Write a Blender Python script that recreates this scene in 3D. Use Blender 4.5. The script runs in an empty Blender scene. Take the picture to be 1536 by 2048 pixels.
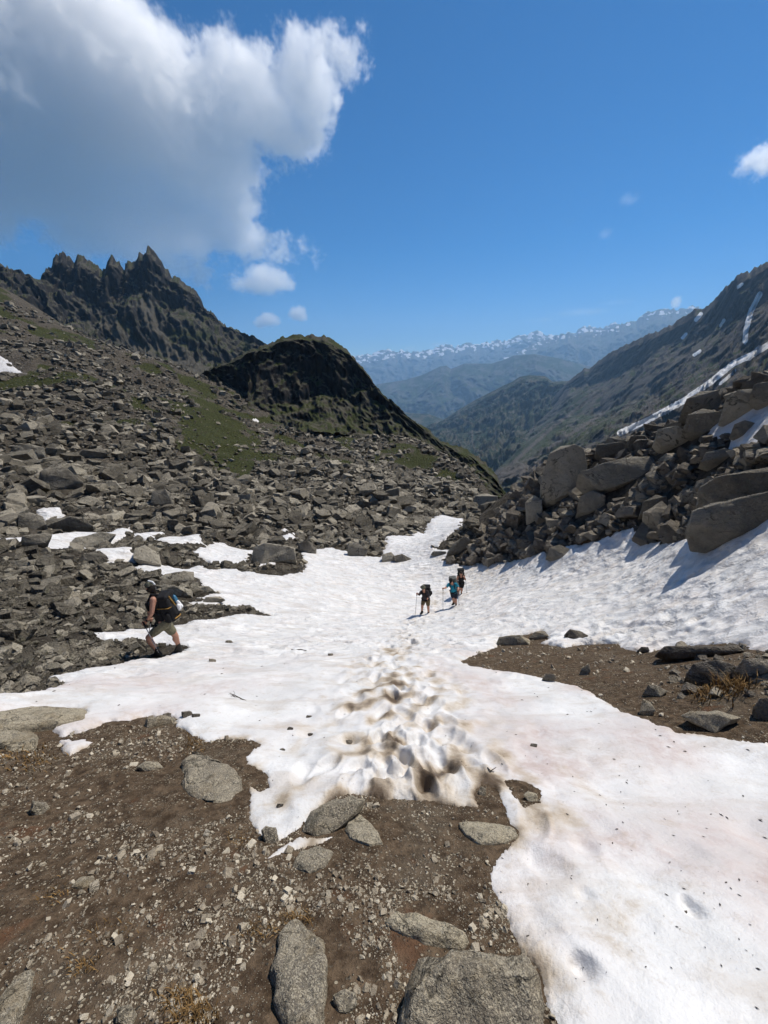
import bpy, bmesh, math, random
import numpy as np
from mathutils import Vector, Matrix

# ------------------------------------------------------------------ camera, sky, sun, exposure
scene = bpy.context.scene
COL = scene.collection
PITCH = math.radians(20.3)
FPX, CX, CY = 769.0, 768.0, 1024.0          # focal length / centre in photograph pixels (1536 x 2048)
cam_data = bpy.data.cameras.new('camera')
cam_data.sensor_fit = 'VERTICAL'
cam_data.sensor_height = 36.0
cam_data.sensor_width = 27.0
cam_data.lens = 36.0 * FPX / 2048.0
cam_data.clip_start = 0.05
cam_data.clip_end = 60000.0
cam = bpy.data.objects.new('camera', cam_data)
COL.objects.link(cam)
cam.location = (0, 0, 0)
cam.rotation_euler = (math.pi / 2 - PITCH, 0, 0)
scene.camera = cam

SUN_AZ, SUN_EL = math.radians(46), math.radians(55)     # azimuth to the right of the view direction
world = bpy.data.worlds.new('World')
scene.world = world
world.use_nodes = True
wn = world.node_tree.nodes
wl = world.node_tree.links
bg = wn['Background']
sky = wn.new('ShaderNodeTexSky')
sky.sky_type = 'NISHITA'
sky.sun_disc = False
sky.sun_elevation = SUN_EL
sky.sun_rotation = SUN_AZ
sky.altitude = 2600
sky.air_density = 1.0
sky.dust_density = 0.4
sky.ozone_density = 5.0
hs = wn.new('ShaderNodeHueSaturation')
hs.inputs['Saturation'].default_value = 1.4
wl.new(sky.outputs[0], hs.inputs['Color'])
wl.new(hs.outputs[0], bg.inputs['Color'])
bg.inputs['Strength'].default_value = 0.088

sun_data = bpy.data.lights.new('sun', 'SUN')
sun_data.energy = 5.0
sun_data.angle = math.radians(0.53)
sun_data.color = (1.0, 0.935, 0.83)
sun = bpy.data.objects.new('sun', sun_data)
COL.objects.link(sun)
sdir = Vector((math.sin(SUN_AZ) * math.cos(SUN_EL), math.cos(SUN_AZ) * math.cos(SUN_EL), math.sin(SUN_EL)))
sun.rotation_euler = (-sdir).to_track_quat('-Z', 'Y').to_euler()
sun.location = (30, 10, 60)

scene.view_settings.view_transform = 'Standard'
scene.view_settings.look = 'None'
scene.view_settings.exposure = 0.14
scene.view_settings.gamma = 1.0
scene.view_settings.use_curve_mapping = False
scene.render.engine = 'CYCLES'
scene.cycles.use_denoising = True
scene.cycles.max_bounces = 26
scene.cycles.diffuse_bounces = 3
scene.cycles.glossy_bounces = 2
scene.cycles.transmission_bounces = 4
scene.cycles.volume_bounces = 14
scene.cycles.use_adaptive_sampling = True
scene.cycles.adaptive_threshold = 0.03
try:
    scene.cycles.volume_step_rate = 2.5
    scene.cycles.volume_max_steps = 256
except Exception:
    pass

# ------------------------------------------------------------------ numeric helpers
rng = np.random.default_rng(7)
random.seed(7)
_P = np.concatenate([np.random.default_rng(3).permutation(256)] * 3)
_ang = np.random.default_rng(5).random(256) * 2 * np.pi
_G2 = np.stack([np.cos(_ang), np.sin(_ang)], 1)
_g3 = np.random.default_rng(6).normal(size=(256, 3))
_G3 = _g3 / np.linalg.norm(_g3, axis=1, keepdims=True)


def _fade(t):
    return t * t * t * (t * (t * 6 - 15) + 10)


def perlin2(x, y, seed=0):
    x = np.asarray(x, float) + seed * 17.31
    y = np.asarray(y, float) + seed * 9.77
    xi = np.floor(x).astype(np.int64); yi = np.floor(y).astype(np.int64)
    xf = x - xi; yf = y - yi
    xi &= 255; yi &= 255
    u = _fade(xf); v = _fade(yf)

    def g(ix, iy, fx, fy):
        h = _P[_P[(xi + ix) & 255] + ((yi + iy) & 255)]
        return _G2[h, 0] * fx + _G2[h, 1] * fy
    a = g(0, 0, xf, yf); b = g(1, 0, xf - 1, yf)
    c = g(0, 1, xf, yf - 1); d = g(1, 1, xf - 1, yf - 1)
    return ((a + u * (b - a)) + v * ((c + u * (d - c)) - (a + u * (b - a)))) * 1.5


def perlin3(p, seed=0):
    p = p + seed * np.array([13.7, 7.3, 5.1])
    pi = np.floor(p).astype(np.int64); pf = p - pi
    pi &= 255
    f = _fade(pf)

    def g(ix, iy, iz):
        h = _P[_P[_P[(pi[..., 0] + ix) & 255] + ((pi[..., 1] + iy) & 255)] + ((pi[..., 2] + iz) & 255)]
        gg = _G3[h]
        return gg[..., 0] * (pf[..., 0] - ix) + gg[..., 1] * (pf[..., 1] - iy) + gg[..., 2] * (pf[..., 2] - iz)
    u, v, w = f[..., 0], f[..., 1], f[..., 2]
    def L(a, b, t): return a + t * (b - a)
    return L(L(L(g(0, 0, 0), g(1, 0, 0), u), L(g(0, 1, 0), g(1, 1, 0), u), v),
             L(L(g(0, 0, 1), g(1, 0, 1), u), L(g(0, 1, 1), g(1, 1, 1), u), v), w) * 1.4


def fbm3(p, octaves=5, seed=0, ridged=False, gain=0.5):
    out = np.zeros(p.shape[:-1]); a = 1.0; f = 1.0
    for o in range(octaves):
        n = perlin3(p * f, seed + o)
        out += a * ((1 - 2 * np.abs(n)) if ridged else n)
        a *= gain; f *= 2.03
    return out


def sstep(a, b, x):
    t = np.clip((x - a) / (b - a), 0, 1)
    return t * t * (3 - 2 * t)


cp, sp = math.cos(PITCH), math.sin(PITCH)


def ray(px, py):
    """direction through a photograph pixel: (azimuth, slope z per horizontal metre)"""
    x = (np.asarray(px, float) - CX) / FPX
    v = (CY - np.asarray(py, float)) / FPX
    Y = cp + v * sp
    Z = -sp + v * cp
    return np.arctan2(x, Y), Z / np.hypot(x, Y)


def P(px, py, d):
    """world point at horizontal distance d seen at pixel"""
    a, s = ray(px, py)
    d = np.asarray(d, float)
    return np.stack([d * np.sin(a), d * np.cos(a), d * s], -1)


def project(p):
    p = np.asarray(p, float)
    f = p[..., 1] * cp - p[..., 2] * sp
    u = p[..., 1] * sp + p[..., 2] * cp
    return CX + FPX * p[..., 0] / f, CY - FPX * u / f


def mesh_np(name, verts, faces, mat=None, smooth=False, attrs=None):
    """fast mesh from numpy arrays, faces all tris or all quads"""
    me = bpy.data.meshes.new(name)
    verts = np.asarray(verts, np.float32); faces = np.asarray(faces, np.int32)
    k = faces.shape[1]
    me.vertices.add(len(verts)); me.vertices.foreach_set('co', verts.ravel())
    me.loops.add(faces.size); me.loops.foreach_set('vertex_index', faces.ravel())
    me.polygons.add(len(faces))
    me.polygons.foreach_set('loop_start', np.arange(0, faces.size, k, dtype=np.int32))
    me.polygons.foreach_set('use_smooth', np.full(len(faces), smooth, bool))
    me.update(calc_edges=True)
    for an, av in (attrs or {}).items():
        at = me.attributes.new(an, 'FLOAT', 'POINT')
        at.data.foreach_set('value', np.asarray(av, np.float32).ravel())
    if mat: me.materials.append(mat)
    return me


def link(name, me, parent=None, kind=None, label=None, category=None, group=None):
    o = bpy.data.objects.new(name, me)
    COL.objects.link(o)
    if parent is not None: o.parent = parent
    if kind: o['kind'] = kind
    if label: o['label'] = label
    if category: o['category'] = category
    if group: o['group'] = group
    return o


# ------------------------------------------------------------------ materials
class NT:
    """small wrapper to write node trees as expressions"""
    def __init__(self, name, rough=0.9, spec=0.2):
        self.m = bpy.data.materials.new(name); self.m.use_nodes = True
        self.t = self.m.node_tree; self.n = self.t.nodes; self.l = self.t.links
        self.b = self.n['Principled BSDF']
        self.b.inputs['Roughness'].default_value = rough
        self.b.inputs['Specular IOR Level'].default_value = spec
        self.pos = None

    def put(self, sock, v):
        if hasattr(v, 'is_linked') or isinstance(v, bpy.types.NodeSocket): self.l.new(v, sock)
        else: sock.default_value = v

    def coord(self, which='Object'):
        c = self.n.new('ShaderNodeTexCoord'); return c.outputs[which]

    def geo(self, which='Position'):
        return self.n.new('ShaderNodeNewGeometry').outputs[which]

    def noise(self, vec, scale, detail=4, rough=0.55, out='Fac', dist=0.0):
        t = self.n.new('ShaderNodeTexNoise')
        self.put(t.inputs['Vector'], vec); t.inputs['Scale'].default_value = scale
        t.inputs['Detail'].default_value = detail; t.inputs['Roughness'].default_value = rough
        t.inputs['Distortion'].default_value = dist
        return t.outputs[out]

    def voro(self, vec, scale, out='Distance', feature='F1', rnd=1.0):
        t = self.n.new('ShaderNodeTexVoronoi'); t.feature = feature
        self.put(t.inputs['Vector'], vec); t.inputs['Scale'].default_value = scale
        t.inputs['Randomness'].default_value = rnd
        return t.outputs[out]

    def ramp(self, fac, a, b, lo=0.0, hi=1.0):
        t = self.n.new('ShaderNodeMapRange'); t.interpolation_type = 'SMOOTHSTEP'
        self.put(t.inputs['Value'], fac)
        t.inputs['From Min'].default_value = a; t.inputs['From Max'].default_value = b
        t.inputs['To Min'].default_value = lo; t.inputs['To Max'].default_value = hi
        return t.outputs['Result']

    def mix(self, fac, a, b):
        t = self.n.new('ShaderNodeMix'); t.data_type = 'RGBA'
        self.put(t.inputs['Factor'], fac)
        ia, ib = t.inputs[6], t.inputs[7]
        self.put(ia, a if not isinstance(a, tuple) else (*a, 1)); self.put(ib, b if not isinstance(b, tuple) else (*b, 1))
        return t.outputs[2]

    def math(self, op, a, b=0.0, c=None):
        t = self.n.new('ShaderNodeMath'); t.operation = op
        self.put(t.inputs[0], a); self.put(t.inputs[1], b)
        if c is not None: self.put(t.inputs[2], c)
        return t.outputs[0]

    def attr(self, name):
        t = self.n.new('ShaderNodeAttribute'); t.attribute_name = name
        return t.outputs['Fac']

    def vscale(self, vec, s):
        t = self.n.new('ShaderNodeVectorMath'); t.operation = 'MULTIPLY'
        self.put(t.inputs[0], vec); t.inputs[1].default_value = s
        return t.outputs[0]

    def sepz(self, vec):
        t = self.n.new('ShaderNodeSeparateXYZ'); self.put(t.inputs[0], vec); return t.outputs['Z']

    def bump(self, h, dist=0.02, strength=1.0, prev=None):
        t = self.n.new('ShaderNodeBump'); self.put(t.inputs['Height'], h)
        t.inputs['Distance'].default_value = dist; t.inputs['Strength'].default_value = strength
        if prev is not None: self.l.new(prev, t.inputs['Normal'])
        return t.outputs['Normal']

    def done(self, color, normal=None, rough=None):
        self.put(self.b.inputs['Base Color'], color if not isinstance(color, tuple) else (*color, 1))
        if normal is not None: self.l.new(normal, self.b.inputs['Normal'])
        if rough is not None: self.put(self.b.inputs['Roughness'], rough)
        return self.m


def rock_material(name, dark, mid, pale, lichen, scale=1.0, bumpd=0.05, speck=0.0):
    k = NT(name, 0.92, 0.15)
    oi = k.n.new('ShaderNodeObjectInfo')
    rnd = k.math('FRACT', k.math('ADD', oi.outputs['Random'], k.attr('tint')))
    pos = k.geo('Position')
    n1 = k.noise(pos, 0.9 * scale, 6, 0.65)
    n2 = k.noise(pos, 6 * scale, 5, 0.7)
    n3 = k.noise(pos, 28 * scale, 3, 0.6)
    c = k.mix(k.ramp(n1, 0.35, 0.65), dark, mid)
    c = k.mix(k.ramp(rnd, 0.45, 1.0, 0, 0.8), c, pale)
    c = k.mix(k.ramp(n2, 0.52, 0.72, 0, 0.55), c, lichen)
    c = k.mix(k.ramp(n3, 0.55, 0.75, 0, 0.35 + speck), c, pale)
    c = k.mix(k.ramp(k.noise(pos, 60 * scale, 2, 0.5), 0.55, 0.7, 0, 0.3 + speck), c, tuple(x * 0.35 for x in dark))
    if speck > 0.2:
        cell = k.n.new('ShaderNodeSeparateColor'); k.l.new(k.voro(pos, 190, 'Color'), cell.inputs[0])
        c = k.mix(k.ramp(cell.outputs[0], 0.52, 0.80, 0, 0.65), c, (0.52, 0.46, 0.35))
        c = k.mix(k.ramp(cell.outputs[1], 0.70, 0.92, 0, 0.55), c, (0.09, 0.08, 0.068))
        c = k.mix(k.ramp(k.noise(pos, 4.0, 5, 0.7), 0.5, 0.68, 0, 0.6), c, (0.20, 0.15, 0.085))
        c = k.mix(k.ramp(k.noise(pos, 9.0, 6, 0.75), 0.54, 0.66, 0, 0.7), c, (0.10, 0.095, 0.078))
    h = k.math('ADD', k.math('MULTIPLY', n2, 0.7), k.math('MULTIPLY', n3, 0.3))
    ck = k.math('ABSOLUTE', k.math('SUBTRACT', k.noise(k.vscale(pos, (1, 1, 1.6)), 0.8 * scale, 6, 0.6, dist=0.4), 0.5))
    crack = k.math('MULTIPLY', k.ramp(ck, 0.022, 0.004), k.ramp(n1, 0.45, 0.6))
    c = k.mix(k.math('MULTIPLY', crack, 0.75), c, tuple(x * 0.3 for x in dark))
    c = k.mix(k.ramp(k.noise(pos, 1.7 * scale, 6, 0.75), 0.52, 0.68, 0, 0.32), c, tuple(x * 0.9 for x in dark))
    nb = k.bump(n1, bumpd * 4, 0.8)
    nb = k.bump(h, bumpd * 1.5, 1.0, nb)
    nb = k.bump(k.math('MULTIPLY', crack, -1.0), bumpd * 0.6, 0.8, nb)
    return k.done(c, nb)


M = {}
M['boulder'] = rock_material('boulder_rock', (0.075, 0.066, 0.053), (0.185, 0.163, 0.127), (0.42, 0.375, 0.295), (0.15, 0.145, 0.09), 0.8, 0.12)
M['block'] = rock_material('pale_block_rock', (0.15, 0.135, 0.11), (0.28, 0.252, 0.205), (0.42, 0.38, 0.305), (0.20, 0.19, 0.13), 1.0, 0.10)
M['granite'] = rock_material('granite_rock', (0.19, 0.165, 0.13), (0.35, 0.305, 0.23), (0.52, 0.455, 0.33), (0.38, 0.32, 0.21), 6.0, 0.02, 0.25)
M['pebble'] = rock_material('pebble_rock', (0.19, 0.155, 0.115), (0.38, 0.325, 0.245), (0.66, 0.59, 0.465), (0.42, 0.36, 0.26), 10.0, 0.006, 0.1)
M['bank_rock'] = rock_material('bank_rock', (0.09, 0.078, 0.066), (0.195, 0.17, 0.138), (0.34, 0.30, 0.235), (0.17, 0.16, 0.11), 1.6, 0.06)


def dirt_material():
    k = NT('brown_soil', 0.95, 0.1)
    pos = k.geo('Position')
    n1 = k.noise(pos, 1.6, 5, 0.6)
    n2 = k.noise(pos, 14, 5, 0.7)
    grit = k.voro(pos, 46)
    gr2 = k.voro(pos, 110)
    c = k.mix(k.ramp(n2, 0.35, 0.68), (0.045, 0.030, 0.019), (0.13, 0.092, 0.060))
    c = k.mix(k.ramp(n1, 0.5, 0.7, 0, 0.45), c, (0.14, 0.115, 0.085))
    pg = k.math('MULTIPLY', k.ramp(grit, 0.36, 0.28), k.ramp(k.noise(pos, 5, 4, 0.7), 0.46, 0.60))
    c = k.mix(k.math('MULTIPLY', pg, 0.85), c, (0.36, 0.31, 0.23))
    pg2 = k.math('MULTIPLY', k.ramp(gr2, 0.3, 0.2), k.ramp(k.noise(pos, 9, 3, 0.7), 0.44, 0.58))
    c = k.mix(k.math('MULTIPLY', pg2, 0.8), c, (0.33, 0.29, 0.22))
    c = k.mix(k.ramp(k.noise(pos, 3.1, 3, 0.6), 0.62, 0.72, 0, 0.5), c, (0.12, 0.052, 0.025))
    h = k.math('ADD', k.math('MULTIPLY', n2, 1.0), k.math('ADD', k.math('MULTIPLY', pg, 0.5), k.math('MULTIPLY', pg2, 0.25)))
    return k.done(c, k.bump(h, 0.04, 1.0))


def talus_material(name='talus_ground'):
    k = NT(name, 0.95, 0.1)
    pos = k.geo('Position')
    n1 = k.noise(pos, 0.35, 6, 0.7)
    v = k.voro(pos, 1.6)
    v2 = k.voro(pos, 5.0, 'Color')
    sp_ = k.n.new('ShaderNodeSeparateColor'); k.l.new(v2, sp_.inputs[0])
    c = k.mix(sp_.outputs[0], (0.045, 0.038, 0.030), (0.15, 0.13, 0.105))  # ground darkened so the gaps between stones carry painted shade
    c = k.mix(k.ramp(n1, 0.4, 0.65, 0, 0.6), c, (0.075, 0.064, 0.048))
    g = k.attr('grass')
    gn = k.noise(pos, 0.8, 6, 0.7)
    gf = k.ramp(k.math('ADD', g, k.math('MULTIPLY', gn, 0.8)), 0.75, 1.05)
    gc = k.mix(k.ramp(k.noise(pos, 2.5, 4, 0.7), 0.35, 0.65), (0.028, 0.035, 0.012), (0.065, 0.068, 0.024))
    c = k.mix(gf, c, gc)
    h = k.math('ADD', k.math('MULTIPLY', v, -0.6), k.noise(pos, 3.0, 6, 0.75))
    return k.done(c, k.bump(h, 0.5, 1.0))


def mountain_material(name, rock_d, rock_p, scree, grass, scale, grass_lo=0.55, grass_hi=0.75, snow=0.0, bumpd=3.0, grass_amt=1.0, streak=0.0):
    """steep faces bare rock, flatter ground scree and turf; long light snow gullies where asked"""
    k = NT(name, 0.95, 0.1)
    pos = k.geo('Position')
    st = k.vscale(pos, (1, 1, 0.35))
    n1 = k.noise(st, 0.02 * scale, 8, 0.68)
    n2 = k.noise(st, 0.09 * scale, 7, 0.72)
    c = k.mix(k.ramp(n2, 0.35, 0.66), rock_d, rock_p)
    nz = k.sepz(k.geo('Normal'))
    f = k.math('ADD', nz, k.math('MULTIPLY', k.math('SUBTRACT', n1, 0.5), 0.9))
    c = k.mix(k.ramp(f, grass_lo - 0.16, grass_hi - 0.12), c, scree)
    gf = k.math('MULTIPLY', k.ramp(f, grass_lo, grass_hi), k.ramp(k.noise(pos, 0.035 * scale, 6, 0.7), 0.40, 0.56, 0, grass_amt))
    gcol = k.mix(k.ramp(n2, 0.4, 0.65), grass, tuple(x * 1.7 for x in grass))
    c = k.mix(k.math('MAXIMUM', gf, k.attr('grass')), c, gcol)
    if streak: c = k.mix(k.math('MULTIPLY', k.ramp(k.math('ADD', k.attr('streak'), k.math('SUBTRACT', n2, 0.5)), 0.15, 0.6), streak), c, scree)
    c = k.mix(k.ramp(k.math('ADD', k.attr('scree'), k.math('MULTIPLY', k.math('SUBTRACT', n2, 0.5), 0.8)), 0.4, 0.7), c, scree)
    c = k.mix(k.ramp(k.math('ADD', k.attr('snow'), k.math('MULTIPLY', k.math('SUBTRACT', n2, 0.5), 0.9)), 0.45, 0.55), c, (0.8, 0.81, 0.83))
    if snow > 0:
        s = k.ramp(k.math('ADD', f, k.math('MULTIPLY', k.noise(pos, 0.05 * scale, 5, 0.6), 0.4)), 1.02 - snow, 1.10 - snow)
        c = k.mix(s, c, (0.8, 0.82, 0.85))
    h = k.math('ADD', n2, k.math('MULTIPLY', k.noise(pos, 0.4 * scale, 6, 0.75), 0.5))
    return k.done(c, k.bump(h, bumpd, 1.0))


def snow_material():
    k = NT('old_snow', 0.55, 0.25)
    pos = k.geo('Position')
    dirt = k.attr('dirt'); pink = k.attr('pink')
    n1 = k.noise(pos, 1.1, 6, 0.65)
    n2 = k.noise(pos, 7.0, 6, 0.7)
    n3 = k.noise(pos, 40, 4, 0.7)
    c = k.mix(k.ramp(n1, 0.3, 0.7), (0.57, 0.57, 0.57), (0.73, 0.725, 0.72))
    st = k.noise(k.vscale(pos, (0.55, 1.6, 1.6)), 1.7, 6, 0.7)
    c = k.mix(k.ramp(st, 0.48, 0.64, 0, 0.6), c, (0.51, 0.465, 0.42))
    pk = k.math('MULTIPLY', pink, k.math('ADD', 0.35, k.math('MULTIPLY', k.ramp(n1, 0.38, 0.62), k.ramp(n2, 0.3, 0.65, 0, 0.75))))
    c = k.mix(pk, c, (0.50, 0.42, 0.40))
    c = k.mix(k.ramp(k.math('ADD', k.math('MULTIPLY', n2, 0.6), k.math('MULTIPLY', n3, 0.4)), 0.52, 0.66, 0, 0.45), c, (0.44, 0.385, 0.33))
    c = k.mix(k.ramp(k.math('ADD', dirt, k.math('MULTIPLY', k.math('SUBTRACT', n2, 0.5), 0.9)), 0.08, 0.75, 0, 0.8), c, (0.42, 0.33, 0.22))
    df = k.ramp(k.math('ADD', dirt, k.math('MULTIPLY', k.math('SUBTRACT', n2, 0.5), 1.0)), 0.45, 1.1)
    c = k.mix(df, c, (0.10, 0.070, 0.045))
    sc = k.voro(k.vscale(pos, (1.0, 1.5, 1.5)), 2.6, 'Distance', 'SMOOTH_F1')
    farm = k.attr('cup')
    nb = k.bump(k.math('MULTIPLY', sc, k.math('MULTIPLY', farm, k.ramp(n1, 0.3, 0.7, 0.25, 1.0))), 0.24, 0.8)
    nb = k.bump(n2, 0.03, 0.6, nb)
    nb = k.bump(n3, 0.005, 0.7, nb)
    k.b.inputs['Subsurface Weight'].default_value = 0.0
    return k.done(c, nb)


M['soil'] = dirt_material()
M['talus'] = talus_material()
M['snow'] = snow_material()

# ------------------------------------------------------------------ near terrain: one height field on a log-polar grid
# control points: photograph pixel + horizontal distance in metres -> world; heights between them by thin plates
_ctl = [
    # right foreground and right bank
    (1536, 1300, 6.5), (1536, 1200, 8.5), (1536, 1100, 11), (1536, 1035, 12.5), (1300, 1300, 7.6), (1300, 1200, 11),
    (1300, 1100, 15.5), (1100, 1300, 7.4), (1100, 1200, 13), (1000, 1200, 15), (1100, 1105, 18.5), (1000, 1130, 20.5),
    (900, 1135, 22), (848, 1228, 15), (760, 1110, 27), (880, 1040, 50), (960, 1005, 72), (1000, 1075, 23), (1050, 1000, 24.5),
    (1090, 960, 25.5), (1110, 915, 27), (1160, 1000, 21.5), (1200, 925, 25), (1280, 1000, 18.5), (1300, 900, 24), (1400, 980, 16.8), (1400, 890, 19.5),
    (1400, 840, 22.5), (1536, 960, 14.2), (1536, 880, 16), (1536, 800, 19.5), (1440, 800, 23), (1650, 760, 19), (1800, 700, 18),
    (1800, 1000, 11), (1800, 1300, 5.6), (945, 1060, 33), (980, 1035, 36),
    # left: rubble, snow strip, talus
    (0, 1300, 10.2), (0, 1200, 16), (0, 1100, 28), (0, 1000, 47), (0, 900, 70), (0, 800, 108), (0, 740, 138), (0, 650, 200), (0, 580, 262),
    (200, 1200, 14.5), (200, 1100, 27), (200, 1000, 46), (200, 900, 74), (200, 800, 112), (200, 740, 150), (200, 690, 205), (110, 640, 235),
    (400, 1200, 14.8), (400, 1150, 20), (400, 1100, 27), (400, 1000, 52), (400, 900, 84), (400, 820, 125), (400, 760, 175), (300, 720, 205),
    (600, 1200, 15.6), (600, 1150, 20), (600, 1100, 28), (600, 1050, 38), (600, 1000, 56), (600, 950, 80), (600, 890, 120), (600, 845, 165),
    (500, 860, 140), (760, 1050, 41), (760, 1000, 64), (760, 940, 100), (760, 880, 150), (860, 1000, 68), (860, 950, 105), (860, 900, 145),
    (930, 980, 88), (960, 960, 115),
    (-300, 1300, 9), (-300, 1200, 14), (-300, 1000, 42), (-300, 800, 100), (-300, 650, 180), (-300, 520, 260), (-900, 1000, 34), (-900, 600, 150), (-900, 1300, 8),
]
_c = np.array(_ctl, float)
_cp = P(_c[:, 0], _c[:, 1], _c[:, 2])
_ca = np.arctan2(_cp[:, 0], _cp[:, 1]); _cl = np.log(_c[:, 2])


def plane(x, y):
    return -1.62 - 0.6 * y


_cr = (_cp[:, 2] - plane(_cp[:, 0], _cp[:, 1])) / _c[:, 2]
# extra: flat residual close to the camera, ground falling away behind the crests and down the valley
_ea, _el, _er = [], [], []
for a in np.radians(np.linspace(-115, 115, 12)):
    for d in (0.3, 0.8, 1.8, 3.2):
        _ea.append(a); _el.append(math.log(d)); _er.append(0.0 if abs(a) < 1.4 or d < 2 else 0.05)
for a in np.radians((-25, 0, 20)):
    _ea.append(a); _el.append(math.log(5.0)); _er.append(0.0)


def _extra(px, d, z):
    a, _ = ray(px, 1000.0)
    _ea.append(float(a)); _el.append(math.log(d)); _er.append((z - float(plane(0, d * math.cos(a)))) / d)


for px, d, z in ((1010, 90, -33), (1030, 120, -55), (1000, 150, -62), (1010, 220, -105), (1020, 400, -185), (1100, 36, -12), (1100, 60, -25), (1150, 120, -55), (1150, 300, -150),
                 (1300, 30, -4.5), (1300, 50, -14), (1300, 110, -40), (1300, 300, -130), (1536, 26, -1.5), (1536, 45, -9), (1536, 100, -30), (1536, 300, -100),
                 (1800, 30, -1), (1800, 60, -8), (1800, 300, -60), (880, 200, -60), (880, 400, -150), (760, 230, -45), (760, 400, -120), (600, 230, -30), (600, 400, -90),
                 (400, 230, -12), (400, 400, -30), (300, 300, -6), (200, 280, 10), (110, 330, 20), (0, 360, 22), (100, 440, 0), (-300, 400, 40)):
    _extra(px, d, z)
_A = np.concatenate([_ca, _ea]); _L = np.concatenate([_cl, _el]); _R = np.concatenate([_cr, _er])


def _tps(r2):
    return np.where(r2 > 1e-12, 0.5 * r2 * np.log(np.maximum(r2, 1e-12)), 0.0)


_n = len(_A)
_K = _tps((_A[:, None] - _A[None]) ** 2 + (_L[:, None] - _L[None]) ** 2) + np.eye(_n) * 2e-4
_Pm = np.stack([np.ones(_n), _A, _L], 1)
_S = np.block([[_K, _Pm], [_Pm.T, np.zeros((3, 3))]])
_w = np.linalg.solve(_S, np.concatenate([_R, np.zeros(3)]))


def base_res(a, l):
    sh = a.shape; a = a.ravel(); l = l.ravel(); out = np.empty(a.size)
    for i in range(0, a.size, 20000):
        aa, ll = a[i:i + 20000], l[i:i + 20000]
        k = _tps((aa[:, None] - _A[None]) ** 2 + (ll[:, None] - _L[None]) ** 2)
        out[i:i + 20000] = k @ _w[:_n] + _w[_n] + aa * _w[_n + 1] + ll * _w[_n + 2]
    return out.reshape(sh)


AZ = np.concatenate([np.radians(np.linspace(-112, -66.5, 24)), np.radians(np.linspace(-66, 66, 580)), np.radians(np.linspace(66.5, 112, 24))])
LD = np.linspace(math.log(0.16), math.log(460.0), 840)
NA, NL = len(AZ), len(LD)
# coarse evaluation of the smooth part, refined bilinearly
ca = np.linspace(AZ[0], AZ[-1], 190); cl = np.linspace(LD[0], LD[-1], 190)
_cg = base_res(*np.meshgrid(ca, cl, indexing='ij'))


def bil(grid, ga, gl, a, l):
    fa = np.clip((a - ga[0]) / (ga[1] - ga[0]), 0, len(ga) - 1.001); fl = np.clip((l - gl[0]) / (gl[1] - gl[0]), 0, len(gl) - 1.001)
    ia = fa.astype(int); il = fl.astype(int); fa = fa - ia; fl = fl - il
    return (grid[ia, il] * (1 - fa) * (1 - fl) + grid[ia + 1, il] * fa * (1 - fl) + grid[ia, il + 1] * (1 - fa) * fl + grid[ia + 1, il + 1] * fa * fl)


def z_smooth(a, l):
    d = np.exp(l)
    return plane(d * np.sin(a), d * np.cos(a)) + bil(_cg, ca, cl, a, l) * d


GA, GL = np.meshgrid(AZ, LD, indexing='ij')
GD = np.exp(GL)
GX = GD * np.sin(GA); GY = GD * np.cos(GA)
ZS = z_smooth(GA, GL)


def hit_smooth(px, py):
    """where the ray through a pixel first meets the smooth ground: (az, log d)"""
    a, s = ray(px, py); a = np.atleast_1d(a); s = np.atleast_1d(s)
    ls = np.linspace(math.log(0.3), math.log(440), 1500)
    z = z_smooth(np.repeat(a[:, None], len(ls), 1), np.repeat(ls[None], len(a), 0))
    below = s[:, None] * np.exp(ls)[None] <= z
    i = np.argmax(below, 1)
    ok = below.any(1)
    return a, np.where(ok, ls[i], np.nan)


def poly_lp(pts):
    a, l = hit_smooth([p[0] for p in pts], [p[1] for p in pts])
    g = ~np.isnan(l)
    return np.stack([a[g], l[g]], 1)


def sdf_poly(poly, a, l):
    """signed distance (positive inside) in log-polar space, ~ metres / distance"""
    sh = a.shape; q = np.stack([a.ravel(), l.ravel()], 1)
    best = np.full(len(q), 1e9); inside = np.zeros(len(q), bool)
    n = len(poly)
    for i in range(n):
        p0, p1 = poly[i], poly[(i + 1) % n]
        e = p1 - p0; w = q - p0
        t = np.clip((w @ e) / max(e @ e, 1e-12), 0, 1)
        dd = w - t[:, None] * e
        best = np.minimum(best, (dd ** 2).sum(1))
        c = ((p0[1] <= q[:, 1]) & (p1[1] > q[:, 1])) | ((p1[1] <= q[:, 1]) & (p0[1] > q[:, 1]))
        xs = p0[0] + (q[:, 1] - p0[1]) / (e[1] if abs(e[1]) > 1e-12 else 1e-12) * e[0]
        inside ^= c & (q[:, 0] < xs)
    return (np.where(inside, 1, -1) * np.sqrt(best)).reshape(sh)


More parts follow.
